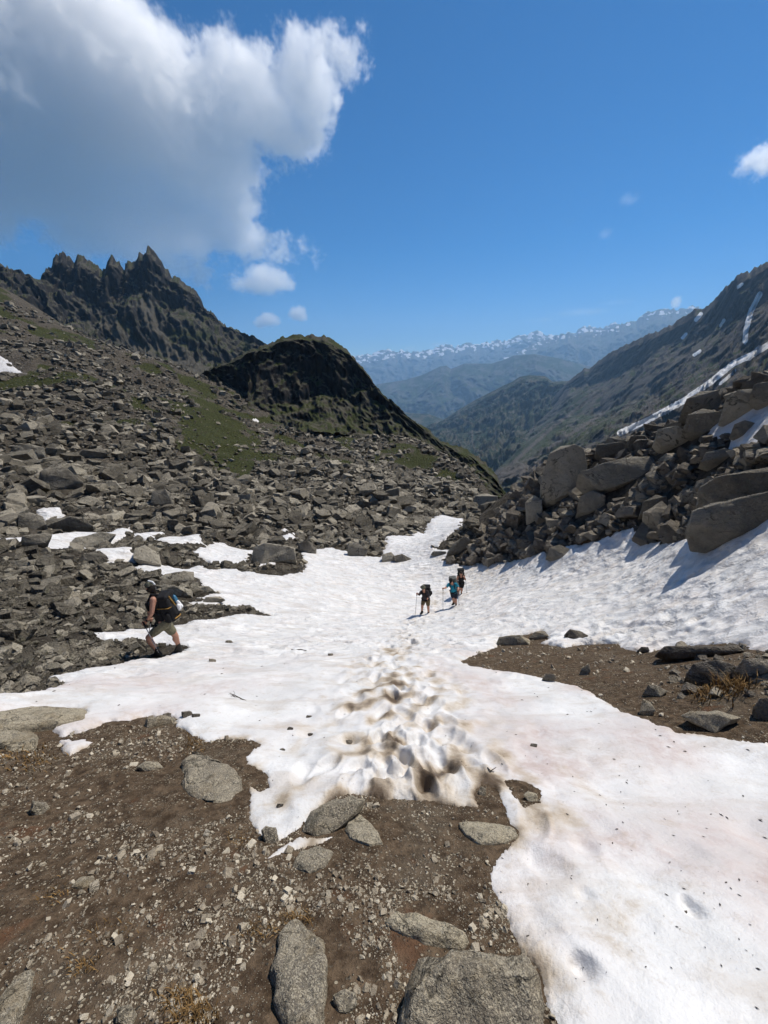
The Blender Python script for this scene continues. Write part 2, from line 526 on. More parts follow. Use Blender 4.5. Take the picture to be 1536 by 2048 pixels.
SNOW_MAIN = [(-120, 1400), (0, 1391), (85, 1380), (140, 1368), (95, 1360), (130, 1345), (200, 1335), (250, 1325), (320, 1317), (370, 1309), (380, 1303), (330, 1299), (270, 1295), (220, 1295),
             (185, 1285), (240, 1278), (262, 1270), (350, 1257), (435, 1249), (500, 1241), (545, 1235), (520, 1228), (470, 1225), (420, 1228), (380, 1226), (400, 1215), (430, 1210), (392, 1206),
             (445, 1196), (405, 1188), (400, 1172), (330, 1166), (312, 1160), (285, 1152), (272, 1145), (300, 1136), (370, 1143), (400, 1140), (420, 1146), (470, 1150),
             (520, 1158), (560, 1158), (606, 1152), (612, 1140), (600, 1116), (630, 1103), (665, 1100), (700, 1110), (738, 1117), (762, 1120), (771, 1088), (826, 1081), (820, 1064), (848, 1070),
             (858, 1044), (880, 1034), (929, 1044), (924, 1060), (905, 1070), (890, 1088), (868, 1104), (895, 1106), (942, 1096), (918, 1119), (885, 1128), (907, 1138), (945, 1137), (994, 1130),
             (1059, 1116), (1103, 1112), (1179, 1094), (1233, 1076), (1266, 1067), (1326, 1086), (1359, 1081), (1397, 1075), (1462, 1056), (1536, 1034), (1700, 990), (1900, 1000), (1900, 1330), (1700, 1330),
             (1536, 1313), (1484, 1296), (1342, 1296), (1299, 1311), (1244, 1303), (1233, 1291), (1163, 1291), (1130, 1300), (1081, 1289), (1097, 1279), (1081, 1264), (1027, 1272), (994, 1282), (994, 1296), (923, 1329),
             (940, 1338), (989, 1344), (1038, 1349), (1092, 1363), (1163, 1377), (1201, 1398), (1244, 1426), (1299, 1447), (1353, 1469), (1462, 1483), (1536, 1494), (1700, 1530), (2000, 1700), (2400, 2200), (2000, 2900), (1300, 2800), (1150, 2300),
             (1114, 2050), (1089, 2010), (1081, 1945), (1048, 1917), (1021, 1863), (1005, 1814), (981, 1781), (978, 1748), (994, 1716), (1030, 1678), (1036, 1662), (1018, 1652), (1014, 1632), (994, 1586), (967, 1570), (950, 1590), (958, 1617),
             (918, 1615), (863, 1607), (809, 1601), (765, 1606), (730, 1596), (700, 1593), (625, 1627), (600, 1660), (555, 1682), (520, 1670), (505, 1655), (496, 1625), (500, 1590), (495, 1566), (515, 1556), (535, 1556), (520, 1543), (495, 1535),
             (490, 1520), (520, 1495), (512, 1490), (450, 1484), (410, 1489), (385, 1475), (355, 1460), (350, 1440), (300, 1435), (280, 1437), (262, 1445), (215, 1450), (190, 1462), (120, 1475), (100, 1466),
             (110, 1450), (172, 1432), (165, 1423), (100, 1421), (30, 1430), (0, 1437), (-150, 1460)]
SNOW_HOLES = [[(1010, 1563), (1048, 1567), (1078, 1585), (1076, 1607), (1048, 1618), (1027, 1592)], [(505, 1552), (530, 1556), (537, 1575), (520, 1585), (503, 1572)]]
SNOW_PATCHES = [
    [(-80, 1100), (0, 1092), (40, 1086), (130, 1082), (180, 1070), (262, 1058), (264, 1082), (200, 1100), (150, 1122), (100, 1128), (40, 1122), (0, 1128), (-80, 1134)],
    [(272, 1068), (330, 1072), (315, 1096), (264, 1092)], [(305, 1104), (345, 1082), (405, 1086), (412, 1108), (350, 1116)], [(190, 1128), (270, 1122), (282, 1138), (210, 1142)],
    [(384, 1120), (440, 1098), (510, 1108), (485, 1136), (420, 1134)], [(505, 1140), (545, 1132), (560, 1142), (520, 1150)], [(560, 1080), (590, 1072), (598, 1090), (565, 1095)], [(75, 1034), (130, 1032), (130, 1042), (80, 1044)], [(555, 1062), (575, 1060), (572, 1068)],
    [(120, 1481), (190, 1484), (175, 1496), (142, 1513), (120, 1508)], [(522, 1728), (548, 1702), (600, 1673), (650, 1678), (682, 1672), (640, 1692), (578, 1704)],
    [(1408, 900), (1405, 868), (1462, 834), (1536, 806), (1680, 770), (1680, 870), (1536, 898), (1450, 892)],
    [(-60, 715), (0, 728), (30, 743), (52, 758), (0, 750), (-60, 745)], [(500, 836), (518, 838), (514, 846), (502, 842)], [(574, 854), (596, 857), (594, 862), (578, 860)], [(505, 848), (520, 846), (520, 852), (506, 853)]]


def union_sdf():
    s = sdf_poly(poly_lp(SNOW_MAIN), GA, GL)
    for h in SNOW_HOLES: s = np.minimum(s, -sdf_poly(poly_lp(h), GA, GL))
    for p in SNOW_PATCHES:
        q = poly_lp(p)
        if len(q) > 2: s = np.maximum(s, sdf_poly(q, GA, GL))
    return s


SD = union_sdf()
SD += 0.006 * perlin2(GA * 45, GL * 45, 1) + 0.005 * perlin2(GA * 110, GL * 110, 2) + 0.003 * perlin2(GA * 240, GL * 240, 4)


def region(pts):
    return sdf_poly(poly_lp(pts), GA, GL)


# where each kind of ground is (world regions)
TALUS_L = [(-900, 1420), (-200, 1408), (0, 1402), (100, 1392), (160, 1378), (260, 1332), (380, 1312), (545, 1235), (450, 1195), (610, 1150), (665, 1100), (760, 1120), (850, 1070), (930, 1045), (990, 1010), (960, 960), (900, 900), (760, 860), (600, 840), (420, 760), (300, 722), (150, 660), (0, 590), (-500, 560), (-900, 700)]
BANK_R = [(885, 1128), (907, 1138), (994, 1130), (1103, 1112), (1233, 1076), (1326, 1086), (1462, 1056), (1536, 1034), (1900, 960), (1900, 720), (1536, 775), (1440, 785), (1300, 880), (1110, 895), (1050, 980), (1000, 1040), (940, 1095)]
sdT = region(TALUS_L); sdB = region(BANK_R)
GRASS1 = [(290, 812), (420, 800), (500, 860), (545, 905), (555, 945), (480, 955), (400, 930), (330, 870)]
GRASS2 = [(780, 880), (900, 905), (990, 980), (950, 985), (860, 950), (760, 930)]
GRASS3 = [(0, 590), (150, 665), (300, 730), (400, 765), (300, 770), (100, 700), (0, 660), (-400, 600)]
sdG = np.maximum(np.maximum(region(GRASS1), region(GRASS2)), region(GRASS3) - 0.06)
sdG = sdG + 0.09 * perlin2(GA * 14, GL * 14, 41) + 0.06 * perlin2(GA * 40, GL * 40, 42)
grass = sstep(-0.05, 0.09, sdG)

grass = np.maximum(grass, 0.9 * sstep(60, 110, GD) * sstep(0.12, 0.42, perlin2(GX / 16, GY / 16, 43) + 0.5 * perlin2(GX / 6, GY / 6, 44)) * (GX < 0))

# relief: octaves kept between the grid's own cell size and the local scale
rough = 0.45 + 0.8 * sstep(-0.03, 0.08, sdT) + 0.9 * sstep(-0.03, 0.06, sdB)
rough = np.minimum(rough, 1.3) * (1 - 0.4 * grass)
Z = ZS.copy()
for i, lam in enumerate((40, 16, 7, 3, 1.3, 0.55, 0.24, 0.1, 0.045)):
    f = sstep(0.012, 0.05, lam / GD) * sstep(0.9, 0.25, lam / GD)
    if f.max() < 0.01: continue
    n = perlin2(GX / lam, GY / lam, 20 + i)
    Z += f * lam * 0.085 * rough * (n if i % 2 else (0.5 - np.abs(n)) * 1.3)
ZN = Z
ZG = Z - np.clip(SD * GD - 0.015 - 0.004 * GD, 0, 0.12 + 0.02 * GD) * 1.2

# snow sheet
met = SD * GD
inner = np.clip(met, 0, None)
Tk = np.minimum(0.024 + 0.007 * GD, 0.25)
wd = Tk * 3.2
lip = np.sqrt(np.clip(1 - (1 - np.clip(inner / wd, 0, 1)) ** 2, 0, 1))
outside = np.clip(-met, 0, None)
snow_base = ZS + (ZN - ZS) * np.where(inner > 0, np.exp(-inner / (0.12 * GD + 0.2)), 1.0) * 0.9
ZW = snow_base + Tk * lip - outside * 1.2 - 0.01
# surface detail: sun cups, trampled track, smooth drifts
_tr, _trl = hit_smooth([800, 815, 800, 790, 790, 830, 880, 930], [1600, 1530, 1450, 1380, 1310, 1250, 1200, 1150])
trp = np.stack([np.exp(_trl) * np.sin(_tr), np.exp(_trl) * np.cos(_tr)], 1)


def dist_path(path, x, y):
    b = np.full(x.shape, 1e9)
    for i in range(len(path) - 1):
        p0, p1 = path[i], path[i + 1]; e = p1 - p0
        t = np.clip(((x - p0[0]) * e[0] + (y - p0[1]) * e[1]) / (e @ e), 0, 1)
        b = np.minimum(b, np.hypot(x - p0[0] - t * e[0], y - p0[1] - t * e[1]))
    return b


dtr = dist_path(trp, GX, GY)
track = np.exp(-(dtr / (0.62 + 0.5 * sstep(7, 2, GD))) ** 2)
wx = GX + 0.25 * perlin2(GX * 1.5, GY * 1.5, 61); wy = GY + 0.25 * perlin2(GX * 1.5, GY * 1.5, 62)
cups = np.abs(perlin2(wx / 0.55, wy / 0.40, 63)) + 0.5 * np.abs(perlin2(wx / 0.27, wy / 0.22, 64))
cupamp = sstep(3.0, 8.0, GD) * 0.13 * (0.5 + sstep(-0.5, 0.6, perlin2(GX / 3.1, GY / 2.3, 77))) * (0.6 + 0.4 * sstep(-2, 4, GX)) * sstep(60, 20, GD)
lumps = perlin2(GX / 0.30, GY / 0.34, 65) + 0.6 * perlin2(GX / 0.15, GY / 0.15, 66)
pit = np.clip(perlin2(GX / 0.26, GY / 0.30, 67) - 0.28, 0, 1)
drift = perlin2(GX / 1.7, GY / 0.9, 68) * 0.05 + perlin2(GX / 0.7, GY / 0.5, 69) * 0.022 + np.abs(perlin2(GX / 0.35 + 0.3, GY / 0.3, 60)) * 0.014
res = sstep(0.010, 0.03, 0.25 / GD)
fadein = np.clip(inner / (wd * 1.2), 0, 1)
ZW += fadein * ((0.5 - cups) * cupamp * res + drift * sstep(0.3, 1.2, GD) + track * (lumps * 0.05 - pit * 0.15) * sstep(0.004, 0.02, 0.3 / GD))
# melted cups in the smooth snow at lower right
for px, py, r, dep in ((1160, 1945, 0.04, 0.05), (1380, 1835, 0.035, 0.05), (1365, 1815, 0.02, 0.03), (1170, 1700, 0.06, 0.035), (1355, 1708, 0.09, 0.03), (1530, 1690, 0.16, 0.05), (1165, 1800, 0.035, 0.025),
                       (805, 1520, 0.06, 0.09), (612, 1470, 0.08, 0.07), (698, 1483, 0.08, 0.08), (930, 1500, 0.08, 0.06), (870, 1545, 0.1, 0.05), (660, 1310, 0.08, 0.05)):
    ha, hl = hit_smooth(px, py); hx, hy = np.exp(hl[0]) * math.sin(ha[0]), np.exp(hl[0]) * math.cos(ha[0])
    ZW -= dep * np.exp(-(((GX - hx) ** 2 + (GY - hy) ** 2) / r ** 2) ** 1.5)
frng = np.random.default_rng(11)
for _k in range(120):
    i = frng.integers(0, len(trp) - 1); t = frng.random()
    c0 = trp[i] * (1 - t) + trp[i + 1] * t
    if np.hypot(*c0) > 12: continue
    c0 = c0 + frng.normal(0, 0.30, 2); th = frng.normal(0, 0.5)
    ex = (GX - c0[0]) * math.cos(th) + (GY - c0[1]) * math.sin(th); ey = -(GX - c0[0]) * math.sin(th) + (GY - c0[1]) * math.cos(th)
    r2 = (ex / 0.065) ** 2 + (ey / 0.14) ** 2
    ZW += np.where(r2 < 9, -frng.uniform(0.02, 0.05) * np.exp(-r2 ** 2) + 0.014 * np.exp(-(np.sqrt(r2) - 1.35) ** 2 / 0.06), 0) * fadein
dn = perlin2(GX / 0.22, GY / 0.26, 71); dn2 = perlin2(GX / 0.8, GY / 0.9, 72)
dirt = track * np.clip(0.22 + 0.95 * dn + 0.45 * dn2, 0, 1.2) * (0.25 + 0.75 * sstep(9, 2.8, GD)) * 0.95 + track * (0.12 + 0.22 * np.clip(dn2 + 0.3, 0, 1))
for px, py, r, am in ((860, 1560, 0.22, 1.1), (800, 1580, 0.2, 0.8), (900, 1590, 0.16, 1.0), (930, 1500, 0.14, 0.6), (840, 1440, 0.25, 0.35), (560, 1610, 0.1, 0.8), (1140, 1680, 0.12, 0.35), (1210, 1860, 0.16, 0.35), (1130, 1790, 0.1, 0.3), (1000, 1130, 3, 0.35), (960, 1170, 1.5, 0.3), (1290, 1835, 0.09, 0.25)):
    ha, hl = hit_smooth(px, py); hx, hy = np.exp(hl[0]) * math.sin(ha[0]), np.exp(hl[0]) * math.cos(ha[0])
    dirt = np.maximum(dirt, am * np.exp(-((GX - hx) ** 2 + (GY - hy) ** 2) / r ** 2) * (0.6 + 0.8 * np.clip(dn + 0.3, 0, 1)))
dirt += 0.55 * np.exp(-inner / (0.05 + 0.006 * GD)) * np.clip(dn + 0.45, 0, 1)
pinkv = sstep(0.3, 1.6, GX) * sstep(9, 4, GD) * 1.1 + sstep(-1, -3, GX) * sstep(9, 5, GD) * 0.6 + 0.25
pinkv *= np.clip(0.5 + perlin2(GX / 0.9, GY / 0.7, 75), 0, 1)

IDX = np.arange(NA * NL).reshape(NA, NL)
Q = np.stack([IDX[:-1, :-1], IDX[1:, :-1], IDX[1:, 1:], IDX[:-1, 1:]], -1).reshape(-1, 4)[:, ::-1]
VG = np.stack([GX, GY, ZG], -1).reshape(-1, 3)


def sub_mesh(name, V, F, mat, smooth, attrs):
    used = np.zeros(len(V), bool); used[F.ravel()] = True
    remap = np.cumsum(used) - 1
    return mesh_np(name, V[used], remap[F], mat, smooth, {k: v.ravel()[used] for k, v in attrs.items()})


def cellmin(a): return a.ravel()[Q].max(1)


qT = sdT.ravel()[Q].mean(1) > -0.0; qB = (sdB.ravel()[Q].mean(1) > 0) & ~qT
qd = GD.ravel()[Q].mean(1)
qx = GX.ravel()[Q].mean(1)
far = (qd > 24) & ~qT & ~qB
qT |= far & (qx < 0.27 * GY.ravel()[Q].mean(1)); qB |= far & ~qT
ga = {'grass': grass}
buried = (met - 0.12 - 0.05 * GD).ravel()[Q].min(1) > 0
ground = link('ground', sub_mesh('ground', VG, Q[~qT & ~qB & ~buried], M['soil'], True, ga), kind='structure')
talus = link('talus_slope', sub_mesh('talus_slope', VG, Q[qT], M['talus'], True, ga), kind='structure')
bank = link('rock_bank', sub_mesh('rock_bank', VG, Q[qB], M['talus'], True, ga), kind='structure')
VW = np.stack([GX, GY, ZW], -1).reshape(-1, 3)
keep = (met + 0.03 + 0.01 * GD).ravel()[Q].max(1) > 0
keep &= (ZW - ZG).ravel()[Q].max(1) > -0.06 - 0.01 * qd
snowfield = link('snow_field', sub_mesh('snow_field', VW, Q[keep], M['snow'], True, {'dirt': dirt, 'pink': pinkv, 'cup': sstep(3.5, 9, GD)}), kind='structure')

ZTOP = np.where(SD > 0, np.maximum(ZW, ZG), ZG)


def grid_at(arr, a, l):
    fa = np.interp(a, AZ, np.arange(NA)); fl = (np.asarray(l) - LD[0]) / (LD[1] - LD[0])
    ia = np.clip(fa.astype(int), 0, NA - 2); il = np.clip(np.asarray(fl).astype(int), 0, NL - 2)
    fa = fa - ia; fl = np.clip(fl - il, 0, 1)
    return arr[ia, il] * (1 - fa) * (1 - fl) + arr[ia + 1, il] * fa * (1 - fl) + arr[ia, il + 1] * (1 - fa) * fl + arr[ia + 1, il + 1] * fa * fl


def top_at(x, y, arr=None):
    x = np.atleast_1d(np.asarray(x, float)); y = np.atleast_1d(np.asarray(y, float))
    return grid_at(ZTOP if arr is None else arr, np.arctan2(x, y), np.log(np.hypot(x, y)))


def hit(px, py):
    """world point where the ray through a photograph pixel meets the finished ground or snow"""
    a, s = ray(px, py); a = np.atleast_1d(a); s = np.atleast_1d(s)
    ls = np.linspace(math.log(0.3), math.log(440), 2400)
    z = grid_at(ZTOP, np.repeat(a[:, None], len(ls), 1).ravel(), np.repeat(ls[None], len(a), 0).ravel()).reshape(len(a), -1)
    below = s[:, None] * np.exp(ls)[None] <= z
    i = np.argmax(below, 1); d = np.exp(ls[i])
    return np.stack([d * np.sin(a), d * np.cos(a), z[np.arange(len(a)), i]], -1), below.any(1)


# ------------------------------------------------------------------ mountains: lofted surfaces between measured lines
def resample(line, n, jag=None):
    p = np.array(line, float)
    w = P(p[:, 0], p[:, 1], p[:, 2])
    t = np.concatenate([[0], np.cumsum(np.hypot(np.diff(p[:, 0]), 0.6 * np.diff(p[:, 1])))]); t /= t[-1]
    u = np.linspace(0, 1, n)
    return np.stack([np.interp(u, t, w[:, k]) for k in range(3)], -1)


def resample_x(line, xs):
    """like resample, sampled at given pixel columns"""
    p = np.array(line, float); o = np.argsort(p[:, 0]); p = p[o]
    py = np.interp(xs, p[:, 0], p[:, 1]); d = np.interp(xs, p[:, 0], p[:, 2])
    return P(xs, py, d)


def loft(name, rows, x0, x1, nu, nv, mat, amp, lam, back=0.6, ridged=True, stretch=0.45, crest_keep=0.35, seed=0, attrs=None, sharp=1.0, nb=14, gf=20, ga_=0.0, shear=0.0, jag=0.0):
    xs = np.linspace(x0, x1, nu)
    R = [resample_x(r, xs) for r in rows]                       # crest first, foot last
    jg = 0 * xs
    if jag:
        jg = jag * ((0.55 - np.abs(perlin2(xs / 14.0, xs * 0, seed + 71)) * 1.6) + 0.6 * (0.5 - np.abs(perlin2(xs / 5.5, xs * 0, seed + 72)) * 1.6))
    seg = len(R) - 1
    tv = np.linspace(0, seg, nv)
    G = np.empty((nv, nu, 3))
    for i, t in enumerate(tv):
        k = min(int(t), seg - 1); f = t - k
        G[i] = R[k] * (1 - f) + R[k + 1] * f
    # far side behind the crest
    crest = R[0]; hdir = crest[:, :2] / np.linalg.norm(crest[:, :2], axis=1, keepdims=True)
    drop = np.linalg.norm(R[0] - R[-1], axis=1)
    B = []
    for j in range(nb, 0, -1):
        s = (j / nb) ** 1.2 * back
        b = crest.copy(); b[:, :2] += hdir * (s * drop)[:, None]; b[:, 2] -= s * drop * 0.9
        B.append(b)
    V = np.concatenate([np.array(B), G], 0)
    v = np.concatenate([np.full(nb, 0.0), tv])                  # 0 at the crest
    V[..., 2] += np.concatenate([np.exp(-np.arange(nb, 0, -1) / 2.0), np.exp(-tv * (4.0 if jag > 15 else 7.0))])[:, None] * jg[None]
    q = V.copy(); q[..., 2] *= stretch; q /= lam
    n = fbm3(q, 6, seed, ridged, 0.52)
    n2 = fbm3(V / (lam * 0.18), 4, seed + 9, True, 0.55)
    w = crest_keep + (1 - crest_keep) * np.clip(v / 0.25, 0, 1)
    toward = -V[..., :2] / np.maximum(np.linalg.norm(V[..., :2], axis=-1, keepdims=True), 1e-6)
    uu = np.linspace(0, 1, nu)[None] + shear * v[:, None]
    warp = 0.9 * n
    gl_ = 0
    for o_ in range(4):
        gl_ = gl_ + 0.62 ** o_ * (1 - 2.2 * np.abs(perlin2(uu * gf * 2.1 ** o_ + warp * (1 + o_ * 0.4), v[:, None] * (0.6 + 0.9 * o_) + 0 * uu, seed + 31 + o_)))
    stv = perlin2(uu * gf * 4 + warp * 0.6, v[:, None] * 0.5 + 0 * uu, seed + 51) + 0.6 * perlin2(uu * gf * 10 + warp, v[:, None] * 0.8 + 0 * uu, seed + 52)
    disp = (n * 0.75 + n2 * 0.14 * sharp) * amp * w[:, None] + gl_ * ga_ * (0.03 + 0.97 * np.clip(v / 0.35, 0, 1))[:, None]
    V[..., :2] += toward * (disp * 0.8)[..., None]
    zf = 0.55 * np.clip(v / 0.9, 0, 1)[:, None]
    V[..., 2] += np.where(disp > 0, disp * zf, disp * 0.55 * w[:, None])
    nn = V.shape[0]
    idx = np.arange(nn * nu).reshape(nn, nu)
    F = np.stack([idx[:-1, :-1], idx[1:, :-1], idx[1:, 1:], idx[:-1, 1:]], -1).reshape(-1, 4)
    at = {'streak': stv}
    if attrs:
        px, py = project(V)
        for k, fn in attrs.items(): at[k] = fn(V, px, py)
    me = mesh_np(name, V.reshape(-1, 3), F, mat, True, at)
    return link(name, me, kind='structure')


def near_line(V, line, w):
    """1 along a line of world points (pixel, pixel, distance), fading over w metres"""
    p = np.array(line, float); pts = P(p[:, 0], p[:, 1], p[:, 2])
    b = np.full(V.shape[:-1], 1e9)
    for i in range(len(pts) - 1):
        a0, e = pts[i], pts[i + 1] - pts[i]
        t = np.clip(((V - a0) @ e) / (e @ e), 0, 1)
        b = np.minimum(b, np.linalg.norm(V - a0 - t[..., None] * e, axis=-1))
    return np.clip(1 - b / w, 0, 1)


def near_px(px, py, line, w):
    b = np.full(px.shape, 1e9)
    for (ax, ay), (bx_, by_) in zip(line[:-1], line[1:]):
        ex, ey = bx_ - ax, by_ - ay
        t = np.clip(((px - ax) * ex + (py - ay) * ey) / (ex * ex + ey * ey), 0, 1)
        b = np.minimum(b, np.hypot(px - ax - t * ex, py - ay - t * ey))
    return np.clip(1 - b / w, 0, 1)


def far_snow(px, py, crest, depth, bias):
    c = np.array(crest, float)
    below = py - np.interp(px, c[:, 0], c[:, 1])
    n = perlin2(px / 11, py / 6, 91) + 0.6 * perlin2(px / 4.5, py / 3, 92)
    return np.clip(0.30 + bias + 0.9 * n, 0, 1) * np.exp(-(np.clip(below, 0, None) / depth) ** 2)


def half(pts, d):  # crop coordinates measured at 2x from (0,450)
    return [(x / 2, 450 + y / 2, d) for x, y in pts]


M['crag'] = mountain_material('crag_rock', (0.014, 0.0135, 0.0135), (0.048, 0.044, 0.04), (0.09, 0.082, 0.066), (0.036, 0.042, 0.016), 1.6, 0.66, 0.84, bumpd=3.0)  # rock and scree darkened: cloud shadow over the peaks is painted into the colour
M['knoll'] = mountain_material('knoll_rock', (0.012, 0.011, 0.011), (0.042, 0.038, 0.034), (0.08, 0.072, 0.056), (0.034, 0.040, 0.014), 5.0, 0.60, 0.78, bumpd=0.8)  # near-black steep rock: shade of the viewer-side face is put into the colour
M['ridge'] = mountain_material('ridge_rock', (0.035, 0.030, 0.030), (0.085, 0.074, 0.07), (0.11, 0.098, 0.088), (0.030, 0.042, 0.017), 0.7, 0.66, 0.84, bumpd=6.0, streak=0.9)
M['forest'] = mountain_material('forested_slope', (0.035, 0.038, 0.032), (0.075, 0.07, 0.058), (0.10, 0.092, 0.07), (0.018, 0.030, 0.014), 0.5, 0.40, 0.6, bumpd=12.0)
M['far'] = mountain_material('far_rock', (0.045, 0.048, 0.05), (0.09, 0.088, 0.085), (0.11, 0.105, 0.095), (0.03, 0.045, 0.02), 0.16, 0.55, 0.75, bumpd=28.0)
M['farsnow'] = mountain_material('far_snowy_rock', (0.06, 0.06, 0.065), (0.11, 0.108, 0.105), (0.13, 0.125, 0.115), (0.05, 0.06, 0.04), 0.14, 0.75, 0.95, snow=-0.002, bumpd=35.0)

peak_crest = [(-700, 430, 420), (-300, 480, 500), (-120, 500, 560)] + half([(0, 165), (30, 170), (45, 190), (65, 195), (75, 215), (95, 210), (120, 240), (150, 252), (165, 240), (175, 190), (208, 175), (220, 127), (250, 115), (275, 130), (300, 152), (310, 132),
    (325, 118), (345, 140), (380, 162), (410, 182), (425, 185), (440, 125), (455, 128), (470, 145), (490, 170), (500, 178), (505, 157), (520, 148), (530, 157), (545, 142), (555, 120), (562, 112), (575, 122), (585, 106), (590, 88), (602, 88), (612, 106),
    (635, 135), (660, 170), (690, 205), (715, 215), (740, 240), (780, 265), (800, 290), (815, 330), (850, 355), (880, 390), (920, 410), (960, 430), (990, 445), (1005, 460), (1020, 455), (1030, 470), (1050, 480), (1120, 530), (1240, 600)], 680)
peak_rows = [peak_crest,
             [(-700, 520, 400), (-120, 560, 520), (0, 570, 660), (70, 590, 670), (150, 620, 669), (215, 645, 664), (260, 612, 670), (300, 615, 670), (345, 640, 667), (400, 645, 667), (450, 685, 660), (520, 705, 650), (620, 760, 640)],
             [(-700, 700, 330), (0, 660, 560), (70, 650, 600), (150, 680, 590), (250, 722, 570), (330, 742, 550), (400, 748, 540), (450, 748, 560), (520, 750, 590), (620, 800, 590)],
             [(-700, 900, 250), (0, 800, 360), (250, 800, 380), (620, 900, 400)]]
loft('jagged_peak', peak_rows, -700, 620, 560, 150, M['crag'], 15, 110, crest_keep=0.04, seed=3, stretch=0.24, sharp=1.5, gf=22, ga_=8, jag=5.0,
     attrs={'scree': lambda V, px, py: np.maximum(near_px(px, py, [(290, 610), (325, 690), (402, 748)], 26), near_px(px, py, [(215, 640), (260, 690), (345, 745)], 22)) * 1.3,
            'grass': lambda V, px, py: np.clip(near_px(px, py, [(235, 645), (290, 705)], 16) * 1.2 + near_px(px, py, [(340, 668), (415, 672)], 16) + near_px(px, py, [(490, 690), (500, 705)], 14), 0, 0.85)})

knoll_rows = [
    [(405, 752, 196), (425, 735, 196), (450, 727, 194), (475, 715, 190), (500, 702, 187), (525, 692, 188), (557, 680, 190), (565, 673, 191), (590, 671, 192), (615, 670, 194), (650, 672, 196), (665, 680, 196), (680, 690, 195), (695, 700, 194), (711, 719, 192), (738, 751, 189),
     (757, 784, 186), (782, 811, 183), (809, 833, 181), (831, 841, 178), (858, 860, 174), (880, 882, 170), (918, 893, 164), (945, 904, 160), (972, 926, 154), (994, 953, 147), (1005, 980, 140), (1030, 1003, 130), (1060, 1040, 120)],
    [(405, 762, 194), (435, 760, 192), (500, 745, 182), (600, 725, 187), (700, 745, 190), (760, 800, 181), (850, 880, 166), (1000, 985, 136), (1060, 1045, 118)],
    [(405, 770, 190), (435, 778, 188), (465, 797, 182), (492, 822, 174), (500, 836, 168), (550, 824, 174), (600, 819, 178), (645, 802, 184), (680, 809, 182), (715, 827, 178), (750, 847, 172), (800, 862, 168), (860, 905, 152), (940, 960, 132), (1000, 1000, 124), (1060, 1060, 112)],
    [(405, 850, 150), (500, 890, 140), (600, 885, 142), (700, 880, 150), (800, 920, 140), (900, 980, 118), (1000, 1040, 100), (1060, 1100, 95)]]
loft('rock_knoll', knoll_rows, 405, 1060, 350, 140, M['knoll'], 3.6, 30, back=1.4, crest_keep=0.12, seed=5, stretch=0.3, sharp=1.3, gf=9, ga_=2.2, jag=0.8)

ridge_rows = [
    [(940, 985, 2500), (960, 955, 2500), (1000, 905, 2480), (1060, 840, 2450), (1100, 803, 2420), (1135, 764, 2350), (1157, 747, 2250), (1168, 736, 2200), (1179, 739, 2180), (1190, 727, 2150), (1217, 708, 2050), (1244, 693, 1950), (1272, 681, 1860), (1299, 667, 1780), (1326, 659, 1700), (1353, 643, 1620), (1380, 626, 1540), (1389, 618, 1520), (1402, 621, 1490), (1419, 610, 1440), (1435, 594, 1400), (1451, 574, 1360), (1462, 566, 1340), (1473, 553, 1310), (1500, 542, 1270), (1536, 524, 1200), (1620, 470, 1100), (1800, 400, 950), (2300, 330, 800)],
    [(940, 990, 2300), (1000, 915, 2300), (1060, 855, 2250), (1100, 822, 2250), (1135, 785, 2200), (1200, 768, 1950), (1300, 725, 1600), (1400, 690, 1320), (1536, 620, 1050), (1800, 520, 800), (2300, 480, 650)],
    [(940, 992, 1900), (1000, 930, 1900), (1040, 880, 1900), (1100, 850, 1750), (1200, 835, 1450), (1300, 800, 1150), (1400, 760, 950), (1536, 700, 780), (1800, 640, 600), (2300, 600, 500)],
    [(940, 994, 1050), (1000, 950, 950), (1100, 915, 850), (1200, 880, 750), (1300, 850, 680), (1400, 830, 600), (1536, 800, 520), (1800, 800, 400), (2300, 800, 350)],
    [(940, 1000, 620), (1000, 985, 560), (1100, 970, 520), (1300, 950, 450), (1536, 930, 350), (1800, 930, 280), (2300, 930, 250)]]
loft('mountain_ridge', ridge_rows, 960, 2100, 430, 200, M['ridge'], 15, 150, crest_keep=0.12, seed=8, stretch=0.5, sharp=1.0, gf=16, ga_=14, shear=0.11, jag=6.0,
     attrs={'snow': lambda V, px, py: np.maximum.reduce([near_px(px, py, [(1600, 650), (1536, 690), (1500, 712), (1465, 728), (1420, 765), (1370, 800), (1300, 838), (1240, 866)], 9) * 1.5, near_px(px, py, [(1520, 588), (1502, 622), (1492, 660), (1490, 682)], 8) * 1.5,
                                                        near_px(px, py, [(1392, 640), (1402, 628)], 6) * 1.4, near_px(px, py, [(1365, 676), (1372, 668)], 5) * 1.4, near_px(px, py, [(1476, 574), (1484, 568)], 5) * 1.4, near_px(px, py, [(1440, 652), (1448, 640)], 5) * 1.3, near_px(px, py, [(1388, 710), (1400, 702)], 5) * 1.3, near_px(px, py, [(1440, 768), (1470, 742)], 5) * 1.3]),
            'grass': lambda V, px, py: np.clip(np.maximum.reduce([near_px(px, py, [(1160, 800), (1080, 880), (1000, 935)], 24), near_px(px, py, [(1290, 790), (1170, 870), (1040, 940)], 16), near_px(px, py, [(960, 960), (1060, 965), (1100, 950)], 26)]) * 1.1, 0, 0.85),
            'scree': lambda V, px, py: np.maximum.reduce([near_px(px, py, [(1420, 790), (1250, 885), (1080, 935), (1000, 952)], 55), near_px(px, py, [(1190, 790), (1110, 850), (1010, 940)], 12), near_px(px, py, [(1300, 750), (1200, 830), (1060, 920)], 10)]) * 0.8})

